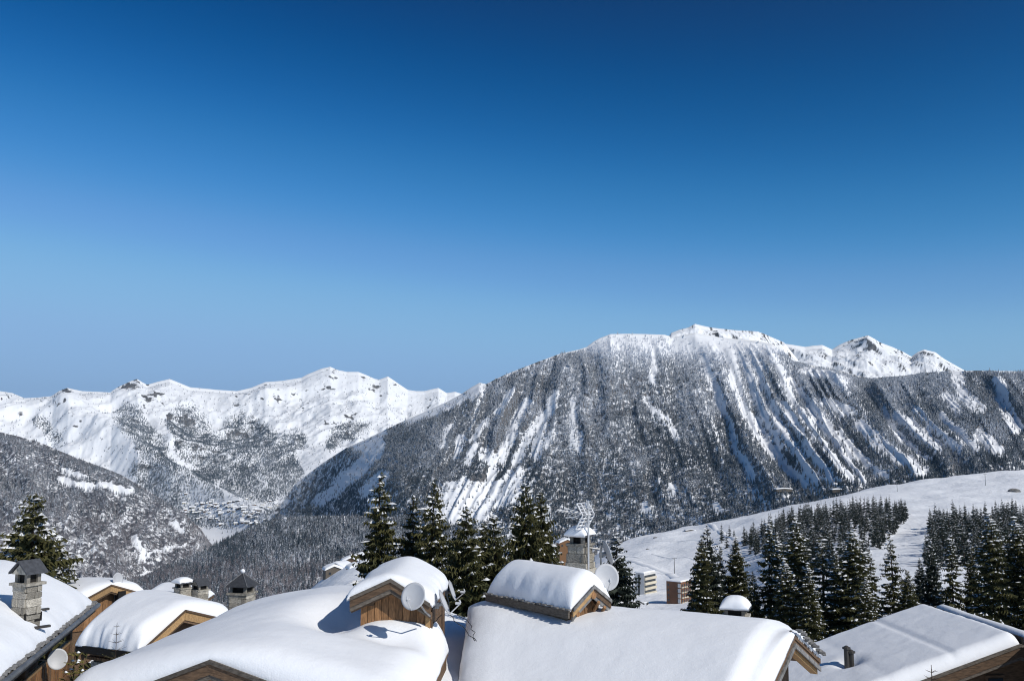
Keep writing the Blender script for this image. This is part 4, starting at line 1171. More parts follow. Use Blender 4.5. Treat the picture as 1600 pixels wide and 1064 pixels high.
chimney(C_, -17.35, 54.6, -10, -7.85, .70, .6, math.radians(-40), 52, 'gable', caph=.40, course=.22, length=.4)
k_rows = [[V3(-22.0, 58.2, -9.1), V3(-18.3, 56.6, -9.1)], [V3(-21.6, 60.4, -8.7), V3(-17.9, 59.0, -8.7)]]
sub = deck(k_rows, C_, .2, 'rear_roof'); snow_cover('snow_cover', k_rows, .75, .9, sub, 2, .1, nin=12)
solid_walls([(-21.6, 58.4), (-18.5, 57.2), (-18.2, 58.8), (-21.3, 60.1)], -18, -9.4, C_, 'rear_wing')

# ---- small chalet behind, between the two
B_ = empty('chalet', (-28, 66, -16), 'small chalet with a sunlit brown gable, half hidden behind the balcony chalet roof', 'chalet')
b_rr = PH(173, 914, 9.3); b_rl = b_rr + V3(-3.6, 3.4, 0); bq = V3(-.69, -.73, 0)
b_nr = b_rr + bq * 2.6 + V3(0, 0, -1.15); b_nl = b_rl + bq * 2.6 + V3(0, 0, -1.15)
b_fr = b_rr - bq * 2.6 + V3(0, 0, -.95); b_fl = b_rl - bq * 2.6 + V3(0, 0, -.95)
b_rows = [[b_nl, b_nr], [b_rl, b_rr], [b_fl, b_fr]]
deck(b_rows, B_, .2); snow_cover('snow_cover', b_rows, .7, .9, B_, 3, .12, nin=18, c=.5, lump=.15)
for P_, Q_ in ((b_nr, b_rr), (b_rr, b_fr)): barge(P_, Q_, B_, ('wood_honey', 'wood_dark'), .4, .07, .08)
bi = (b_rl - b_rr).normalized() * .7
bw = [b_nl.lerp(b_rl, .1), b_nr.lerp(b_rr, .1) + bi, b_rr + bi, b_fr.lerp(b_rr, .15) + bi, b_fl.lerp(b_rl, .15)]
bwall = solid_walls([(p.x, p.y) for p in bw], -20, [b_nl.z, b_nr.z, b_rr.z - .25, b_fr.z, b_fl.z], B_)
m = MB(); Lg = (bw[1] - bw[3]).length
wall_planks(bw[1] + V3(.1, -.05, 0), bw[3] + V3(.1, -.05, 0), -12.2, lambda s: b_nr.z + .05 + 1.0 * (1 - abs(s - Lg / 2) / (Lg / 2)) - .2, bwall, .42, 'wood', seed=6)
m = MB(); m.box(b_rr + V3(.2, .9, -.9), (.5, 1.5, .9), rotz(.7)); m.build('window', 'soot_shade', B_)  # black box painted in for the dark recess of the gable
dp = PH(183, 905, 9.0)
ds = sat_dish(dp, .46, 118, 10, 'cream satellite dish on a thin pole above the gable of the small rear chalet', [dp + V3(-.15, .1, 1.6), dp + V3(-.15, .1, -1.6)], arm=False)

# ---- chalet at the lower right with the flue pipes
H = empty('chalet', (15, 36, -14), 'chalet with a low pitched snow roof, twin flue pipes and a dark ridge slot', 'chalet')
h_f = PH(1446, 957, 6.72); h_n = PH(1592, 1008, 6.72)
hd = (h_n - h_f); hd.z = 0
h_lf = h_f + V3(-7.6, -.6, -2.45); h_ln = h_n + V3(-7.6, -.6, -2.45)
h_rf = h_f + V3(3.2, .3, -1.2); h_rn = h_n + V3(3.2, .3, -1.2)
hl_rows = [[h_lf, h_ln], [h_f, h_n]]
hr_rows = [[h_f + V3(.32, 0, -.02), h_n + V3(.32, 0, -.02)], [h_rf, h_rn]]
deck([[h_lf, h_ln], [h_f, h_n], [h_rf, h_rn]], H, .16)
def h_drift(p, a, b):
    s = (b + 1) / 2                                     # 0 eave .. 1 ridge
    w = -.05 * math.exp(-((s - .70) / .017) ** 2) - .02 * math.exp(-((s - .40) / .03) ** 2)
    dx = math.hypot(p.x - pipe.x, (p.y - pipe.y)); w -= .28 * math.exp(-(dx / .42) ** 2)
    return float(w)
pipe = PH(1327, 1052, 8.2)
snow_cover('snow_cover', hl_rows, .50, .36, H, 5, .06, h_drift, nin=70, lump=.05)
snow_cover('snow_cover', hr_rows, .50, .35, H, 6, .06, None, nin=20, lump=.08)
m = MB(); m.board(h_f + V3(.14, 0, .30), h_n + V3(.14, 0, .27), .30, .08); m.build('ridge_shade_board', 'soot_shade', H)  # black board stands in for the shadow in the ridge slot
barge(h_ln, h_n, H, ('wood_dark', 'wood_grey'), .34, .07, .06); barge(h_n, h_rn, H, ('wood_dark', 'wood_grey'), .34, .07, .06)
hi = (h_f - h_n).normalized() * .6
hw = [h_ln + V3(.7, 0, 0) + hi, h_n + hi, h_rn + V3(-.4, 0, 0) + hi, h_rf + V3(-.4, 0, 0) - hi * .5, h_lf + V3(.7, 0, 0) - hi * .5]
solid_walls([(p.x, p.y) for p in hw], -18, [h_ln.z - .2, h_n.z - .3, h_rn.z - .2, h_rf.z - .2, h_lf.z - .2], H)
for k, s in enumerate((.50, .62, .74, .86)):
    p = hw[0].lerp(hw[1], s); z = h_ln.z + (h_n.z - h_ln.z) * s - .75
    m = MB(); m.board(V3(p.x, p.y, z), V3(*(hw[0].lerp(hw[1], s + .10)).xy, z), 1.2, .06, 0, 0, V3(0, -.05, 0)); w_ = m.build('window', 'wood_dark', H)
    m = MB(); m.board(V3(p.x + .1, p.y, z - .1), V3(hw[0].lerp(hw[1], s + .09).x, hw[0].lerp(hw[1], s + .09).y, z - .1), 1.0, .05, 0, 0, V3(0, -.09, 0)); m.build('pane', 'glass', w_)
for k, (du, hgt) in enumerate(((-3, 1.0), (4, .86))):
    p = PH(1327 + du, 1052, 8.2)
    m = MB(); m.tube([p + V3(0, 0, -.7), p + V3(0, 0, hgt - .1)], .095, 10); f_ = m.build('flue_pipe', 'metal_dark', H)
    m = MB(); m.tube([p + V3(0, 0, hgt - .12), p + V3(0, 0, hgt - .06)], .15, 10); m.tube([p + V3(0, 0, hgt - .06), p + V3(0, 0, hgt)], .12, 10, 0, .04); m.build('cowl', 'metal_dark', f_)

# ---- corner of another roof at the right frame edge
I_ = empty('chalet', (16.5, 28, -12), 'chalet of which only a snow heaped roof corner shows at the right frame edge', 'chalet')
i_a = PH(1593, 1012, 6.4); i_b = i_a + V3(3.2, 5.0, .1)
i_rows = [[i_a + V3(0, -4, 0), i_a + V3(4, -4, .3)], [i_b, i_b + V3(4, 0, .3)]]
deck(i_rows, I_, .2, mat='wood_dark'); snow_cover('snow_cover', i_rows, .62, .6, I_, 3, .1, nin=16)
barge(i_b, i_a + V3(0, -4, 0), I_, ('wood', 'lauze'), .3, .07, .05)
solid_walls([(i_a.x + .5, i_a.y - 3.6), (i_a.x + 4, i_a.y - 3.6), (i_b.x + 4, i_b.y - .3), (i_b.x + .5, i_b.y - .3)], -16, -6.2, I_)

# ------------------------------------------------------------------ distant buildings
def ground_hit(u, v):
    a, dy, dz = ray(u, v)
    Ys = np.linspace(250, 1400, 1400); x = a / dy * Ys; zr = dz / dy * Ys
    h = np.nonzero(zt(x, Ys) > zr)[0]
    return None if len(h) == 0 else (float(x[h[0]]), float(Ys[h[0]]), float(zr[h[0]]))
def slab_building(name, u, v, Y, W, Dp, Hh, rz, mats, floors, bays, label, kind):
    p = Vector(PY(u, v, Y)); zb = float(zt(p.x, p.y)) - 3; z1 = p.z
    t = empty(name, (p.x, p.y, zb), label, 'apartment building'); R = rotz(rz)
    def q(x, y, z): w = R @ Vector((x, y, 0)); return Vector((p.x + w.x, p.y + w.y, z))
    m = MB(); m.box(q(0, 0, (zb + z1) / 2), (W, Dp, z1 - zb), R); m.build('wall', mats[0], t)
    snow_cover('snow_cover', [[q(-W / 2, -Dp / 2, z1), q(W / 2, -Dp / 2, z1)], [q(-W / 2, Dp / 2, z1), q(W / 2, Dp / 2, z1)]], .8, .8, t, 1, .1, nin=6)
    fh = Hh / floors
    for f in range(floors):
        z = z1 - .6 - fh * (f + .5)
        if kind == 'bands':
            m = MB(); m.box(q(W / 2 + .06, 0, z), (.1, Dp * .96, fh * .42), R); m.build('window_band', 'glass', t)
            m = MB(); m.box(q(W / 2 + .45, 0, z - fh * .46), (.9, Dp * .98, fh * .5), R); m.build('balcony', 'concrete', t)
        else:
            for b in range(bays):
                y = -Dp / 2 + Dp * (b + .5) / bays
                m = MB(); m.box(q(W / 2 + .05, y, z), (.1, Dp / bays * .5, fh * .5), R); w_ = m.build('window', 'glass', t)
                m = MB(); m.box(q(W / 2 + .35, y, z - fh * .35), (.7, Dp / bays * .8, fh * .22), R); m.build('balcony', 'concrete', t)
            for x in (-.36, .30):
                m = MB(); m.box(q(W * x, -Dp / 2 - .05, z), (1.1, .1, fh * .45), R); m.build('window', 'glass', t)
            m = MB(); m.box(q(W * .38, -Dp / 2 - .15, z), (W * .16, .3, fh * .8), R); m.build('balcony', 'concrete_w', t)
    if kind == 'bands':
        m = MB(); m.box(q(-W * .05, -Dp / 2 - .05, z1 - Hh / 2 - 1), (W * .22, .1, Hh), R); m.build('stair_window', 'glass', t)
    return t
slab_building('apartment_block', 1008, 893, 640, 7.0, 15, 19, math.radians(-38), ('concrete_w',), 6, 5, 'pale apartment block with long cream balcony bands below the ski slope', 'bands')
slab_building('apartment_block', 1063, 906, 560, 9.5, 15, 17, math.radians(-40), ('brick_brown',), 6, 6, 'brown apartment block with small windows and a flat snowy roof below the ski slope', 'bays')

def hut(name, u, v, Y, W, Dp, Hh, rz, label, mat='wood_dark', group=None, sn=.6, drop=2.0, cat='house', ground=None, roofrise=.22):
    p = Vector(PY(u, v, Y)); t = empty(name, (p.x, p.y, p.z - Hh), label, cat, group); R = rotz(rz)
    def q(x, y, z): w = R @ Vector((x, y, 0)); return Vector((p.x + w.x, p.y + w.y, z))
    zb = p.z - Hh - drop; z1 = p.z - W * roofrise - sn * .6; zr = p.z - sn * .6
    v_ = [q(-W / 2, -Dp / 2, zb), q(W / 2, -Dp / 2, zb), q(W / 2, Dp / 2, zb), q(-W / 2, Dp / 2, zb), q(-W / 2, -Dp / 2, z1), q(W / 2, -Dp / 2, z1), q(W / 2, Dp / 2, z1), q(-W / 2, Dp / 2, z1), q(0, -Dp / 2, zr), q(0, Dp / 2, zr)]
    obj('wall', mesh_data('wall', v_, [(0, 1, 5, 8, 4), (2, 3, 7, 9, 6), (1, 2, 6, 5), (3, 0, 4, 7), (4, 8, 9, 7), (5, 6, 9, 8)], mat), t, world=True)
    o = .5
    snow_cover('snow_roof', [[q(-W / 2 - o, -Dp / 2 - o, z1 - .1), q(-W / 2 - o, Dp / 2 + o, z1 - .1)], [q(0, -Dp / 2 - o, zr), q(0, Dp / 2 + o, zr)], [q(W / 2 + o, -Dp / 2 - o, z1 - .1), q(W / 2 + o, Dp / 2 + o, z1 - .1)]], sn, sn * 1.2, t, 2, .1, nin=4)
    m = MB()
    for k in range(max(1, int(W / 3))):
        x = -W / 2 + W * (k + .5) / max(1, int(W / 3)); m.box(q(x, -Dp / 2 - .05, z1 - 1.6), (1.1, .12, 1.0), R)
    m.build('window', 'glass', t)
    return t
def LODGE(u, v, W, Dp, Hh, rz, label, mat):
    d = np.hypot(MM['U'] - u, MM['V'] - v); i, j = np.unravel_index(np.argmin(d), d.shape); p = MM['P'][i, j]
    uu_, vv_ = proj(p[0], p[1], p[2] + Hh); hut('mountain_lodge', float(uu_), float(vv_), float(p[1]) - Dp, W, Dp, Hh, rz, label, 'wood_grey', None, 2.2, 6, 'lodge', roofrise=.04)
LODGE(1224, 764, 44, 16, 4, .08, 'long low lodge with a snowy roof among trees at the mountain foot', 'wood_dark')
LODGE(1308, 766, 30, 14, 4, .1, 'small pale lodge at the trees edge above the ski slope', 'concrete_w')
_h = ground_hit(1078, 829); hut('alpine_hut', *(float(q) for q in proj(_h[0], _h[1], _h[2] + 1.9)), _h[1], 11, 6, .6, .1, 'dark low hut half buried in the open ski slope', 'wood_grey', None, .5, 8, 'hut', roofrise=.08)
for (u, v, Y, W, rz, mt, lb) in ((520, 881, 470, 8, .4, 'wood_grey', 'pale village house with a plain snow roof, leftmost below the forest'),
                             (533, 876, 480, 10, -.5, 'wood', 'brown village house with a long orange lit eave beside the leftmost pale one'),
                             (548, 868, 500, 9, .2, 'wood_dark', 'dark village house with a flat snowy top, in the middle of the hamlet'),
                             (556, 879, 465, 7, .5, 'glass', 'blue grey village house just above the big snow roof'),
                             (566, 862, 520, 9, -.2, 'wood', 'brown village house highest in the hamlet, against the trees'),
                             (574, 873, 490, 9, .3, 'concrete', 'cream village house next to the first tall spruce'),
                             (583, 866, 505, 8, .1, 'wood_dark', 'dark village house partly hidden behind the first tall spruce'),
                             (884, 840, 620, 10, .2, 'wood', 'brown house glimpsed left of the tapering stone chimney')):
    h_ = ground_hit(u, v + 5)
    if not h_ or h_[1] > 800: h_ = tuple(PY(u, v + 5, Y))
    
    hut('village_house', u, v, h_[1], W, W * .8, 2.6, rz, lb, mt, 'houses of the near hamlet', 1.0, 14)

# ------------------------------------------------------------------ foreground spruces
def spruce_meshes(name, seed, R0, whorls, per, droop, snowy, trunk_show=0.0, dense=1.0, upsweep=.25, needle='needles'):
    """unit-height spruce: trunk, crown of sprays on branches, snow clumps lying on the branches"""
    rg = random.Random(seed); tr, cr, sn = MB(), MB(), MB()
    lean = [Vector((.006 * math.sin(3 * z + seed), .006 * math.cos(2 * z + seed), 0)) for z in [i / 8 for i in range(9)]]
    tr.tube([V3(lean[i].x, lean[i].y, i / 8 * .985 - (.03 if i == 0 else 0)) for i in range(9)], .0135, 7, 0, .0012)
    z0 = .08 + trunk_show
    for w in range(whorls):
        f = w / (whorls - 1); z = z0 + (1 - z0) * (1 - (1 - f) ** 1.12) * .985
        L0 = R0 * ((1 - f) ** .82) * (1.0 if f > .12 else .75 + 2 * f) + .008
        n = per if f < .8 else max(4, per - 2)
        ph = rg.random() * 6.283
        for b in range(n):
            if rg.random() > dense: continue
            a = ph + 6.283 * (b + rg.uniform(-.3, .3)) / n
            L = L0 * rg.choice((.55, .8, 1, 1, 1.15)) * rg.uniform(.85, 1.1)
            d = Vector((math.cos(a), math.sin(a), 0)); s = Vector((-d.y, d.x, 0))
            dr = droop * (1 - f * .9) * rg.uniform(.6, 1.3) - upsweep * f
            zb = z + rg.uniform(-1.3, 1.3) / whorls * (1 - .6 * f)
            def at(t): return d * (L * t) + Vector((0, 0, zb - L * dr * t + L * .25 * droop * t * t * (1.3 - f)))
            k = max(3, int(3 + 7 * L / R0))
            if L > .05: tr.tube([at(0), at(.5), at(.95)], .0022, 3, 0, .0006, False)
            for i in range(k):
                t = (i + .6) / k; c = at(t); wl = L * (.36 * (1 - t) + .13) * rg.uniform(.7, 1.3)
                for sd in (-1, 1):
                    tip = c + s * (sd * wl) + d * (wl * .55) + Vector((0, 0, -wl * rg.uniform(.15, .65)))
                    wd = d * (L / k * .62); hz = Vector((0, 0, .010 + .03 * wl))
                    cr.add([c - wd, c + wd * .9 + hz * .2, tip], [(0, 1, 2)])
                    mid = c.lerp(tip, .55) + Vector((0, 0, -wl * rg.uniform(.2, .5)))
                    cr.add([c - wd * .4 + hz, c.lerp(tip, .9) + hz * .3, mid], [(0, 1, 2)])
                    if rg.random() < .5:
                        hang = c.lerp(tip, rg.uniform(.3, .9)); cr.add([hang - wd * .35, hang + wd * .35, hang + Vector((rg.uniform(-.004, .004), rg.uniform(-.004, .004), -wl * .55 - .006))], [(0, 1, 2)])
                for rep in range(3):
                    if rg.random() > snowy * (.35 + .65 * t): continue
                    h = .0025 + .0055 * rg.random(); q = c + Vector((0, 0, .003)) + s * rg.uniform(-.55, .55) * wl + d * rg.uniform(-.5, .5) * L / k
                    z_ = rg.choice((.5, .7, 1, 1.4, 2.0)); e1 = (d + Vector((0, 0, -dr * .6))) * z_ * rg.uniform(.006, .012) + s * rg.uniform(-.004, .004); e2 = s * z_ * rg.uniform(.003, .007)
                    pts = [q + e1, q + e2 * .8 + e1 * .3, q + e2 * .5 - e1 * .6, q - e1, q - e2 * .6 - e1 * .4, q - e2 + e1 * .2]
                    sn.add([p + Vector((0, 0, -h * .5)) for p in pts] + [q + Vector((rg.uniform(-.3, .3) * h, 0, h))], [(i_, (i_ + 1) % 6, 6) for i_ in range(6)])
            tip = at(1.0); cr.add([at(.82) - s * .006, at(.82) + s * .006, tip + d * .012 + Vector((0, 0, .004))], [(0, 1, 2)])
    cr.add([V3(-.004, 0, .95), V3(.004, 0, .95), V3(0, 0, 1.0)], [(0, 1, 2)]); cr.add([V3(0, -.004, .95), V3(0, .004, .95), V3(0, 0, 1.0)], [(0, 1, 2)])
    return (mesh_data(name + '_trunk', tr.v, tr.f, 'bark'), mesh_data(name + '_crown', cr.v, cr.f, needle), mesh_data(name + '_snow', sn.v, sn.f, 'clump', smooth=True) if sn.v else None)

SPR = {
    'tall': spruce_meshes('tall', 1, .17, 38, 7, .55, .15, upsweep=.2),
    'tall2': spruce_meshes('tall2', 2, .18, 40, 7, .5, .17, upsweep=.3, dense=.92),
    'full': spruce_meshes('full', 3, .235, 40, 8, .35, .11, upsweep=.45),
    'full2': spruce_meshes('full2', 4, .22, 42, 8, .4, .16, upsweep=.35),
    'snowy': spruce_meshes('snowy', 5, .17, 40, 7, .5, .25, upsweep=.2, needle='needles'),
    'thin': spruce_meshes('thin', 6, .15, 28, 6, .55, .27, .05, .8, .2, needle='needles'),
    'blue': spruce_meshes('blue', 7, .19, 38, 7, .45, .17, upsweep=.3, needle='needles_blue'),
}

def spruce(kind, u, vt, Y, label, group, turn=None, wide=1.0, name='spruce_tree'):
    top = Vector(PY(u, vt, Y)); zb = float(zt(top.x, top.y)); Hh = top.z - zb
    t = empty(name, (top.x, top.y, zb), label, 'spruce tree', group)
    t.rotation_euler.z = turn if turn is not None else random.random() * 6.28
    t.scale = (Hh * wide * random.uniform(.9, 1.12), Hh * wide * random.uniform(.9, 1.12), Hh)
    t.rotation_euler.x = random.uniform(-.02, .02); t.rotation_euler.y = random.uniform(-.02, .02)
    for nm, me in zip(('trunk', 'crown', 'snow_cover'), SPR[kind]):
        if me:
            o = obj(nm, me, t)
            if nm == 'snow_cover': o['kind'] = 'stuff'
    return t

GRP = 'tall spruces behind the chalets'
FORE = [
    ('full2', 66, 769, 66, 1.25, 'large wide spruce with snowy right side above the roof with the tall stone chimney'),
    ('tall', 38, 806, 72, 1.2, 'shorter spruce hugging the left flank of the large wide spruce at far left'),
    ('snowy', 100, 838, 70, 1.3, 'low snow laden spruce under the right flank of the large wide spruce at far left'),
    ('tall', 22, 838, 68, 1.2, 'leftmost low spruce cut by the edge of the photo'),
    ('tall', 600, 739, 82, 1.15, 'slender dark spruce standing alone left of the pair behind the plank gable'),
    ('tall2', 648, 774, 84, 1.0, 'lower left spruce of the close pair behind the plank gable'),
    ('tall', 670, 749, 82, 1.1, 'taller right spruce of the close pair behind the plank gable'),
    ('full', 731, 792, 70, 1.15, 'bushy olive spruce right above the shaded link roof'),
    ('full2', 752, 815, 74, .95, 'middle one of the three bushy olive spruces left of the raised lantern'),
    ('full', 771, 806, 72, 1.0, 'right one of the three bushy olive spruces left of the raised lantern'),
    ('full', 826, 756, 78, 1.0, 'tallest dark spruce behind the raised roof lantern'),
    ('full2', 846, 767, 80, 1.0, 'dark spruce merging with the right side of the tallest one behind the lantern'),
    ('tall2', 806, 815, 84, 1.0, 'low spruce tucked left of the tallest one behind the lantern'),
    ('blue', 964, 834, 92, 1.35, 'broad snowy spruce directly right of the two dishes by the stone chimney'),
    ('tall', 1092, 838, 108, 1.05, 'left lower spire of the twin spruces beside the brown apartment block'),
    ('blue', 1107, 821, 110, 1.1, 'right taller spire of the twin spruces beside the brown apartment block'),
    ('tall2', 1124, 852, 113, .9, 'short spruce at the right shoulder of the twin spruces'),
    ('full2', 1153, 842, 112, .95, 'conical spruce behind the little snow capped roof chimney'),
    ('tall', 1176, 892, 100, 1.0, 'young spruce just right of the little snow capped roof chimney'),
    ('thin', 1199, 812, 100, 1.15, 'open branched spruce with bare dark trunk, first of the long row'),
    ('thin', 1214, 832, 106, 1.1, 'thin spruce close behind the right side of the bare trunked one'),
    ('snowy', 1243, 804, 98, 1.25, 'tall full spruce with brownish core, above the right end of the wide roof'),
    ('thin', 1281, 836, 96, 1.35, 'spruce with long drooping snow lined boughs, right of the brownish one'),
    ('snowy', 1328, 822, 94, 1.35, 'broad snow striped spruce above the left slope of the flue pipe roof'),
    ('tall2', 1303, 862, 110, 1.0, 'spruce half hidden left of the broad snow striped one'),
    ('thin', 1361, 856, 104, 1.1, 'pale see through spruce just right of the broad snow striped one'),
    ('thin', 1393, 831, 96, 1.2, 'open spruce with a clear spire against the white piste'),
    ('blue', 1437, 872, 118, 1.0, 'small dark spruce at the right edge of the white piste'),
    ('blue', 1453, 842, 112, .9, 'dark spruce above the peak of the flue pipe roof'),
    ('thin', 1484, 836, 104, 1.2, 'spruce with a long bare trunk below a light crown, right of the roof peak'),
    ('snowy', 1547, 800, 92, 1.4, 'largest snowy spruce near the right edge'),
    ('tall2', 1517, 852, 104, 1.1, 'lower spruce filling the gap left of the largest snowy one'),
    ('snowy', 1587, 808, 92, 1.3, 'snowy spruce touching the right edge of the photo'),
    ('blue', 1568, 838, 106, 1.0, 'dark spruce squeezed between the two largest right hand ones'),
    ('snowy', 1226, 872, 92, 1.2, 'low bushy spruce under the brownish core spruce'),
    ('snowy', 1262, 880, 90, 1.2, 'low snow dusted spruce right above the gable boards of the wide roof'),
    ('full2', 1415, 890, 92, 1.1, 'low spreading spruce below the piste, left of the roof peak'),
    ('snowy', 1352, 902, 88, 1.2, 'lowest snowy spruce right behind the left slope of the flue pipe roof'),
    ('tall', 1612, 830, 90, 1.2, 'rightmost spruce mostly outside the photo'),
]
for kd, u, vt, Y, wd, lb in FORE:
    spruce(kd, u, vt, Y, lb, GRP, None, wd)

# young conifers in front of the left chalets
def young(u, vt, Y, Hh, label, mat, bare):
    top = Vector(PY(u, vt, Y)); rg = random.Random(int(u)); t = empty('young_conifer', (top.x, top.y, top.z - Hh), label, 'young conifer')
    tr = MB(); cr = MB(); sn = MB()
    tr.tube([top + V3(0, 0, -Hh), top + V3(0, 0, -Hh * .5), top], .035, 6, 0, .007)
    zg = top.z - Hh
    for w in range(12):
        z = -.18 - w * (Hh * .9) / 12; L = .14 + .085 * w * Hh / 4
        for b in range(6):
            a = 6.283 * (b + rg.random() * .6) / 6 + w; d = V3(math.cos(a), math.sin(a), 0)
            p0 = top + V3(0, 0, z); p1 = p0 + d * L + V3(0, 0, .35 * L); tr.tube([p0, p1], .009, 4, 0, .003)
            if w < bare: continue
            for k in range(7):
                c = p0.lerp(p1, (k + 1) / 7); s = V3(-d.y, d.x, 0)
                for sd in (-1, 1): cr.add([c - d * .03, c + d * .03, c + s * sd * .10 + d * .07 + V3(0, 0, rg.uniform(-.03, .03))], [(0, 1, 2)])
            if rg.random() < .3:
                q = p0.lerp(p1, .8); sn.add([q + V3(.07, 0, 0), q + V3(0, .06, 0), q + V3(-.07, 0, 0), q + V3(0, -.06, 0), q + V3(0, 0, .05)], [(0, 1, 4), (1, 2, 4), (2, 3, 4), (3, 0, 4), (3, 2, 1, 0)])
    tr.build('trunk', 'bark', t); 
    if cr.v: cr.build('crown', mat, t)
    if sn.v: sn.build('snow_cover', 'clump', t, smooth=True)['kind'] = 'stuff'
    o = float(zt(top.x, top.y))
    m = MB(); m.tube([top + V3(0, 0, -Hh), V3(top.x, top.y, o - .2)], .05, 6); m.build('lower_trunk', 'bark', t)
young(183, 972, 40, 4.2, 'young conifer with a bare leader in front of the honey gabled chalet', 'needles', 4)
young(117, 1012, 26, 3.2, 'yellow green young conifer in front of the balcony posts', 'needles_young', 0)
young(1455, 1038, 24, 2.2, 'bare sapling tip in front of the low pitched roof at lower right', 'needles', 9)

# ------------------------------------------------------------------ spruces on the ski slope: the nearest singly, the rest as one mass
def poly_in(u, v, poly):
    c = np.zeros(np.shape(u), bool); n = len(poly)
    for i in range(n):
        (x0, y0), (x1, y1) = poly[i], poly[(i + 1) % n]
        k = ((y0 > v) != (y1 > v)) & (u < (x1 - x0) * (v - y0) / (y1 - y0 + 1e-9) + x0); c ^= k
    return c
PATCH = [[(1160, 852), (1185, 838), (1225, 818), (1290, 805), (1350, 800), (1410, 800), (1416, 812), (1396, 835), (1372, 862), (1345, 890), (1250, 895), (1205, 880), (1180, 862)],
         [(1452, 828), (1475, 815), (1520, 812), (1600, 805), (1700, 800), (1700, 925), (1440, 925), (1446, 880), (1462, 850)]]
xs, ys = [], []
for i in range(60000):
    Y = RNG.uniform(380, 1150); u = RNG.uniform(1150, 1660); xs.append((u - 800) / FPX * Y * 1.0); ys.append(Y)
xs = np.array(xs); ys = np.array(ys); zs = zt(xs, ys); pu, pv = proj(xs, ys, zs)
inside = np.zeros(len(xs), bool)
for pl in PATCH: inside |= poly_in(pu + 3 * fbm(xs / 20, ys / 20, 2, 1), pv, pl)
keep = []; cell = {}
for i in np.nonzero(inside)[0]:
    k = (int(xs[i] // 8), int(ys[i] // 12))
    if float(fbm(xs[i] / 38, ys[i] / 60, 3, 5)) < -.27: continue
    if k in cell: continue
    cell[k] = 1; keep.append(i)
keep = [i for i in keep if -60 < pu[i] < 1640]
extra = [(1140, 838), (1128, 848), (1136, 857), (1172, 866), (1180, 868), (1150, 862), (1147, 838), (1193, 846), (1205, 838), (1212, 845), (1225, 826), (1240, 822)]
MID = [spruce_meshes('slope_spruce_a', 21, .19, 13, 6, .5, .20, needle='needles_blue'), spruce_meshes('slope_spruce_b', 22, .17, 14, 6, .5, .14, needle='needles_blue'), spruce_meshes('slope_spruce_c', 23, .21, 12, 6, .45, .24, needle='needles_blue')]
def joined(ms, name):
    mb = MB()
    for k, m in enumerate(ms):
        if m: mb.add([v.co for v in m.vertices], [tuple(p.vertices) for p in m.polygons], k)
    return mesh_data(name, mb.v, mb.f, ['bark', 'needles_blue', 'clump'], mb.mi)
MIDJ = [joined(m, 'slope_spruce_%d' % i) for i, m in enumerate(MID)]
spots = [(float(xs[i]), float(ys[i]), float(zs[i])) for i in keep]
spots.sort(key=lambda p: p[1])
for u, v in extra:
    h = ground_hit(u, v)
    if h: spots.insert(0, h)
SLOPE_LB = 'dark snow dusted spruce in the dense stands on the ski slope'
for i, (x, y, z) in enumerate(spots[:258]):
    o = obj('slope_spruce', MIDJ[i % 3]); o.location = (x, y, z - .3)
    hh = random.choice((7, 10, 12, 14, 16, 19)) * random.uniform(.9, 1.15); o.scale = (hh, hh, hh); o.rotation_euler.z = random.random() * 6.28
    pu_, pv_ = proj(x, y, z)
    if i < len(extra): tag(o, 'small spruce scattered on the open slope left of the dense stands', 'spruce tree', 'scattered spruces on the ski slope')
    elif pu_ < 1432: tag(o, 'dark snow dusted spruce in the dense stand left of the white piste', 'spruce tree', 'spruces left of the piste')
    else: tag(o, 'dark snow dusted spruce in the dense stand right of the white piste', 'spruce tree', 'spruces right of the piste')
rest = spots[258:]
print('slope spruces', len(spots))
if rest:
    forest('forest', np.array(rest) - [0, 0, .3], np.array([random.uniform(11, 18) for _ in rest]), np.full(len(rest), .2), MIDJ, 'farther dark spruces behind the stands on the ski slope')

# ------------------------------------------------------------------ small things on the slope
def strip(name, pts, w, label_kind, mat='snow', lift=.35):
    P3 = [ground_hit(u, v) for u, v in pts]; P3 = [Vector(p) for p in P3 if p]
    if len(P3) < 2: return
    mb = MB(); 
    fine = []
    for a, b in zip(P3[:-1], P3[1:]): fine += [a.lerp(b, i / 6) for i in range(6)]
    fine.append(P3[-1])
    vs = []
    for i, p in enumerate(fine):
        d = (fine[min(i + 1, len(fine) - 1)] - fine[max(0, i - 1)]); d.z = 0; d.normalize(); n = Vector((-d.y, d.x, 0))
        for s, zz in ((-w * .5 - 1.5, -1.5), (-w * .5, lift), (w * .5, lift), (w * .5 + 1.5, -1.5)):
            q = p + n * s; vs.append((q.x, q.y, float(zt(q.x, q.y)) + zz))
    fs = [(i * 4 + k, i * 4 + k + 1, i * 4 + k + 5, i * 4 + k + 4) for i in range(len(fine) - 1) for k in range(3)]
    o = obj(name, mesh_data(name, vs, fs, mat, smooth=True)); tag(o, kind='structure')
strip('snow_road', [(985, 876), (1005, 882), (1030, 890), (1045, 896), (1056, 903)], 6, 0)
strip('snow_road', [(965, 850), (1010, 847), (1060, 846), (1110, 843)], 4, 0)
strip('snow_road', [(1020, 866), (1060, 872), (1100, 880), (1130, 892)], 3, 0)
strip('snow_road', [(940, 862), (975, 868), (1000, 872)], 4, 0)
strip('snow_road', [(1108, 818), (1118, 828), (1132, 836), (1150, 842)], 5, 0)
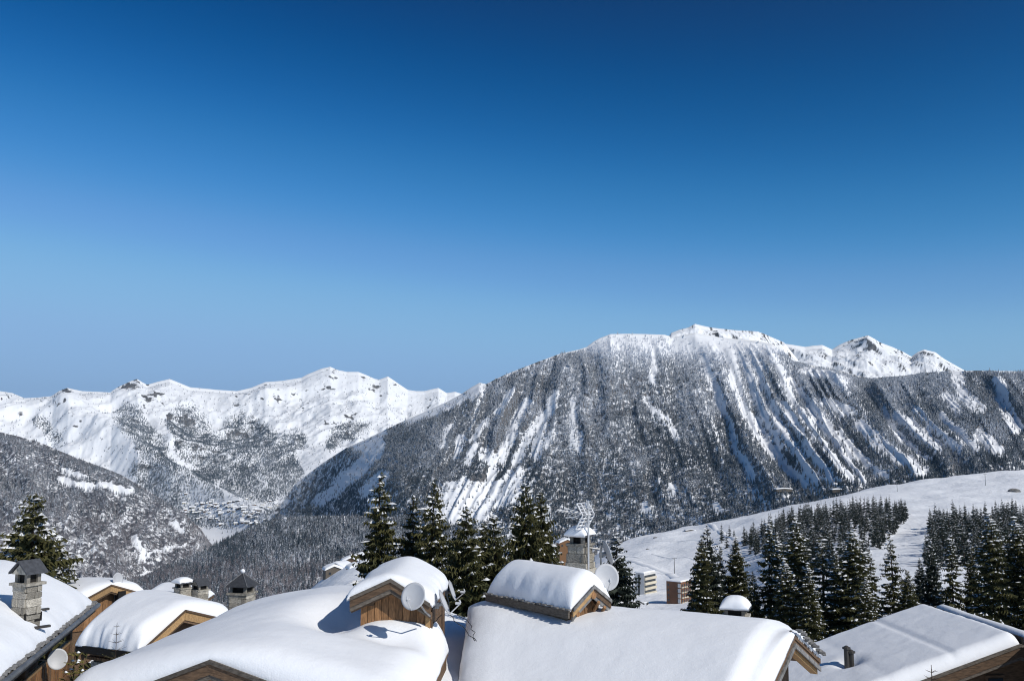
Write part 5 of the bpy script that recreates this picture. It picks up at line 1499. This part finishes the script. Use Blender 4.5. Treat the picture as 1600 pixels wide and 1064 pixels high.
for (u, v, hh, lb) in ((1011, 836, 12, 'thin ski lift pylon on the open slope above the pale apartment block'), (1402, 768, 14, 'ski lift pylon at the upper edge of the piste above the left stand of spruces'), (1540, 758, 13, 'ski lift pylon high on the open slope near the right edge'), (1054, 896, 12, 'pale lamp like pylon beside the road behind the brown apartment block'), (1283, 790, 10, 'short lift pylon at the top of the left stand of spruces')):
    h = ground_hit(u, v)
    if not h: continue
    t = empty('lift_pylon', h, lb, 'lift pylon', 'pylons on the ski slope'); p = Vector(h)
    m = MB(); m.tube([p + V3(0, 0, -.5), p + V3(0, 0, hh)], .32, 6, 0, .2); m.build('mast', 'rust', t)
    m = MB(); m.tube([p + V3(-2, 0, hh - .2), p + V3(2, 0, hh - .2)], .18, 6); m.build('crossarm', 'rust', t)
for (u, v, s, lb) in ((1585, 768, 6.0, 'brown snow topped boulder on the open slope near the right edge'), (1024, 840, 2.2, 'small dark rock on the slope above the pale apartment block'), (1012, 858, 1.8, 'dark rock half way down the slope above the road')):
    h = ground_hit(u, v)
    if not h: continue
    bm = bmesh.new(); bmesh.ops.create_icosphere(bm, subdivisions=3, radius=1)
    for v_ in bm.verts:
        n = float(fbm(v_.co.x * 1.3 + s, v_.co.y * 1.3 + v_.co.z, 3, 2)); v_.co *= 1 + .5 * n; v_.co.z *= .5
    me = bpy.data.meshes.new('rock'); bm.to_mesh(me); bm.free(); me.materials.append(MATS['lauze'])
    t = obj('rock', me); t.location = h; t.scale = (s, s * .7, s); tag(t, lb, 'rock')

# ------------------------------------------------------------------ far village on the valley floor
vm = MB(); vm.hexa([V3(-.5, -.4, -.6), V3(.5, -.4, -.6), V3(.5, .4, -.6), V3(-.5, .4, -.6), V3(-.5, -.4, .2), V3(.5, -.4, .2), V3(.5, .4, .2), V3(-.5, .4, .2)], 0)
vm.add([V3(-.6, -.55, .15), V3(.6, -.55, .15), V3(.6, .55, .15), V3(-.6, .55, .15), V3(-.6, 0, .75), V3(.6, 0, .75)], [(3, 2, 1, 0), (0, 1, 5, 4), (2, 3, 4, 5), (0, 4, 3), (1, 2, 5)], 1)
VH = [mesh_data('valley_house', vm.v, vm.f, [k, 'snow'], vm.mi) for k in ('wood_grey', 'wood_dark', 'concrete')]
rg = random.Random(5)
for k in range(150):
    u = rg.uniform(285, 435); v = rg.gauss(796, 13)
    if v > 832 or v < 766: continue
    d = np.hypot(LM['U'] - u, LM['V'] - v); i, j = np.unravel_index(np.argmin(d), d.shape); p = LM['P'][i, j]
    o = obj('valley_house', VH[k % 3]); o.location = (p[0], p[1], p[2] + 4); s = rg.uniform(13, 26); o.scale = (s, s * rg.uniform(.7, 1.1), s * .6); o.rotation_euler.z = rg.uniform(-.6, .6)
    tag(o, 'tiny snow roofed house of the village far down on the valley floor', 'house', 'houses of the far valley village')

# ------------------------------------------------------------------ haze
hm = bpy.data.materials.new('air'); hm.use_nodes = True
hm.node_tree.nodes.clear()
_o = hm.node_tree.nodes.new('ShaderNodeOutputMaterial'); _v = hm.node_tree.nodes.new('ShaderNodeVolumePrincipled')
_v.inputs['Color'].default_value = (.46, .78, 1.0, 1); _v.inputs['Density'].default_value = 1.9e-5; _v.inputs['Anisotropy'].default_value = .3
hm.node_tree.links.new(_v.outputs[0], _o.inputs['Volume'])
MATS['air'] = hm
hb = MB(); hb.box((0, 8000, 200), (34000, 30000, 2500))
tag(hb.build('haze', 'air'), kind='stuff')
